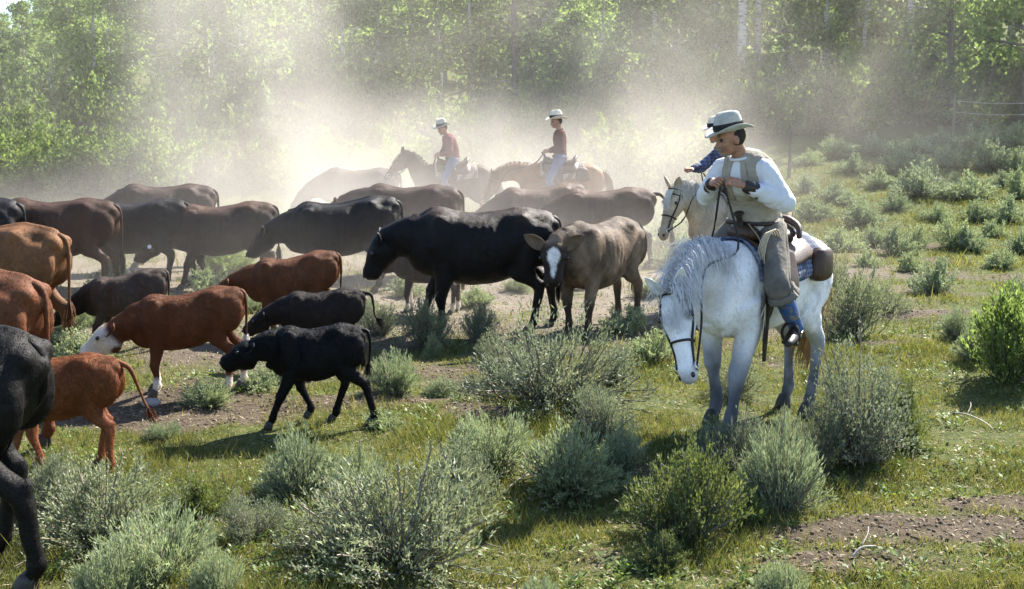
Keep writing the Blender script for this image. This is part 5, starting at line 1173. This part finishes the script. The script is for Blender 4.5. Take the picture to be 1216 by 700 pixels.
bovine('dark_cow', 'dark brown cow grazing low with ear tag, between two dark cows', at(268, 342), 188, .93, base=(.026, .019, .016), slope=.06, paint=p_brownback, legs=WALK, poll=(1.16, 0, .82), hdir=(.6, 0, -.8), eartag=True)
bovine('dark_cow', 'blackish cow walking with neck stretched down, at the herd edge', at(168, 340), 172, .95, base=(.018, .016, .016), slope=.08, paint=p_dusty, legs=W2, poll=(1.22, 0, .80), hdir=(.62, 0, -.78), eartag=True)
bovine('brown_cow', 'brown cow behind the blackish walking cow, only its smooth back showing', at(74, 352), 186, 1.0, base=(.055, .03, .02), legs=ST, **LOW)
bovine('black_cow', 'black rump of a cow next to the brown smooth back', at(-42, 358), 180, 1.03, base=(.016, .015, .016), mat=HIDE_BLACK, legs=ST, **LOW)
bovine('brown_cow', 'dusty brown cow whose back shows above two dark cows', at(200, 316), 190, .98, base=(.05, .03, .022), paint=p_dusty, legs=ST, bony=1.4, **GRZ)
bovine('brown_cow', 'brown cow rump beside the shiny hip of the black cow', at(488, 322), 170, 1.0, base=(.05, .028, .02), legs=ST, **LOW)
bovine('dust_veiled_cow', 'cow nearly lost in pale dust below the far dark horse', at(428, 278), 182, 1.02, base=(.05, .035, .028), legs=WALK, **GRZ)
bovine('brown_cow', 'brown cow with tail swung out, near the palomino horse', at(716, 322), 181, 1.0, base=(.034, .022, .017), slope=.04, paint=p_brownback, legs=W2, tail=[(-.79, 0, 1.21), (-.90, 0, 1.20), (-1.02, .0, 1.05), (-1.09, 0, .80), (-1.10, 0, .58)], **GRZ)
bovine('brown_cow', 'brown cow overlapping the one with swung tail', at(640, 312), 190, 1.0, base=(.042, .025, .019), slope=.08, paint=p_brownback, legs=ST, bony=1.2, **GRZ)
# ------------------------------------------------------------------ drifting dust
def dust_cloud():
    m, nt, out = new_mat('dust'); L = nt.links.new
    tc = nt.nodes.new('ShaderNodeTexCoord'); P = tc.outputs['Object']
    PUFF = [  # centre, radii, density
        ((-4.6, 24.5, 1.0), (4.6, 4.8, 2.0), .15), ((-5.9, 26.5, 3.0), (2.7, 4.0, 2.8), .15), ((-6.8, 27.5, 5.4), (2.4, 3.8, 2.8), .12),
        ((-1.2, 25, .9), (4.0, 4.4, 1.8), .15), ((2.6, 25.5, 1.1), (3.4, 4.2, 1.9), .16), ((3.6, 27, 3.0), (2.4, 3.5, 2.4), .08), ((-1.0, 21.0, .8), (5.5, 2.6, 1.8), .2),
        ((7.8, 26.5, 1.9), (3.0, 4.0, 1.8), .06), ((-5.5, 18, .4), (7.5, 4.0, 1.3), .13), ((0.8, 18.5, .5), (4.8, 3.6, 1.5), .16), ((-1.0, 14.5, .2), (5.0, 2.8, .9), .09), ((0, 28, 1.6), (12, 5, 3.0), .03), ((0, 34, 3.5), (20, 5, 7), .085)]
    nz = noise(nt, 0.38, 5, 0.62, P); rr = nd(nt, 'MapRange'); L(nz.outputs[0], rr.inputs['Value'])
    rr.inputs['From Min'].default_value = .36; rr.inputs['From Max'].default_value = .66; rr.inputs['To Min'].default_value = .12; rr.inputs['To Max'].default_value = 1.7
    total = None
    for c, r, d in PUFF:
        sb = nd(nt, 'VectorMath', _operation='SUBTRACT'); L(P, sb.inputs[0]); sb.inputs[1].default_value = c
        dv = nd(nt, 'VectorMath', _operation='DIVIDE'); L(sb.outputs[0], dv.inputs[0]); dv.inputs[1].default_value = r
        dt = nd(nt, 'VectorMath', _operation='DOT_PRODUCT'); L(dv.outputs[0], dt.inputs[0]); L(dv.outputs[0], dt.inputs[1])
        mg = nd(nt, 'MapRange', _interpolation_type='SMOOTHSTEP'); L(dt.outputs['Value'], mg.inputs['Value'])
        mg.inputs['From Min'].default_value = 0; mg.inputs['From Max'].default_value = 1.9; mg.inputs['To Min'].default_value = d * .22; mg.inputs['To Max'].default_value = 0
        if total is None: total = mg.outputs[0]
        else:
            a = nd(nt, 'Math', _operation='ADD'); L(total, a.inputs[0]); L(mg.outputs[0], a.inputs[1]); total = a.outputs[0]
    mu = nd(nt, 'Math', _operation='MULTIPLY'); L(total, mu.inputs[0]); L(rr.outputs[0], mu.inputs[1])
    v = nd(nt, 'VolumePrincipled'); v.inputs['Color'].default_value = (.92, .855, .785, 1); v.inputs['Anisotropy'].default_value = .2
    L(mu.outputs[0], v.inputs['Density']); L(v.outputs[0], out.inputs['Volume'])
    m.volume_intersection_method = 'FAST' if hasattr(m, 'volume_intersection_method') else None
    x0, x1, y0, y1, z0, z1 = -19, 17, 11.2, 41, -.6, 11.5
    V = [(x, y, z) for z in (z0, z1) for y in (y0, y1) for x in (x0, x1)]
    F = [(0, 2, 3, 1), (4, 5, 7, 6), (0, 1, 5, 4), (2, 6, 7, 3), (0, 4, 6, 2), (1, 3, 7, 5)]
    o = link('dust_haze', mesh('dust_haze', V, F, m, False))
    tag(o, 'pale beige trail dust drifting up behind the herd', 'dust', kind='stuff')

try: dust_cloud()
except TypeError as e: print(e)
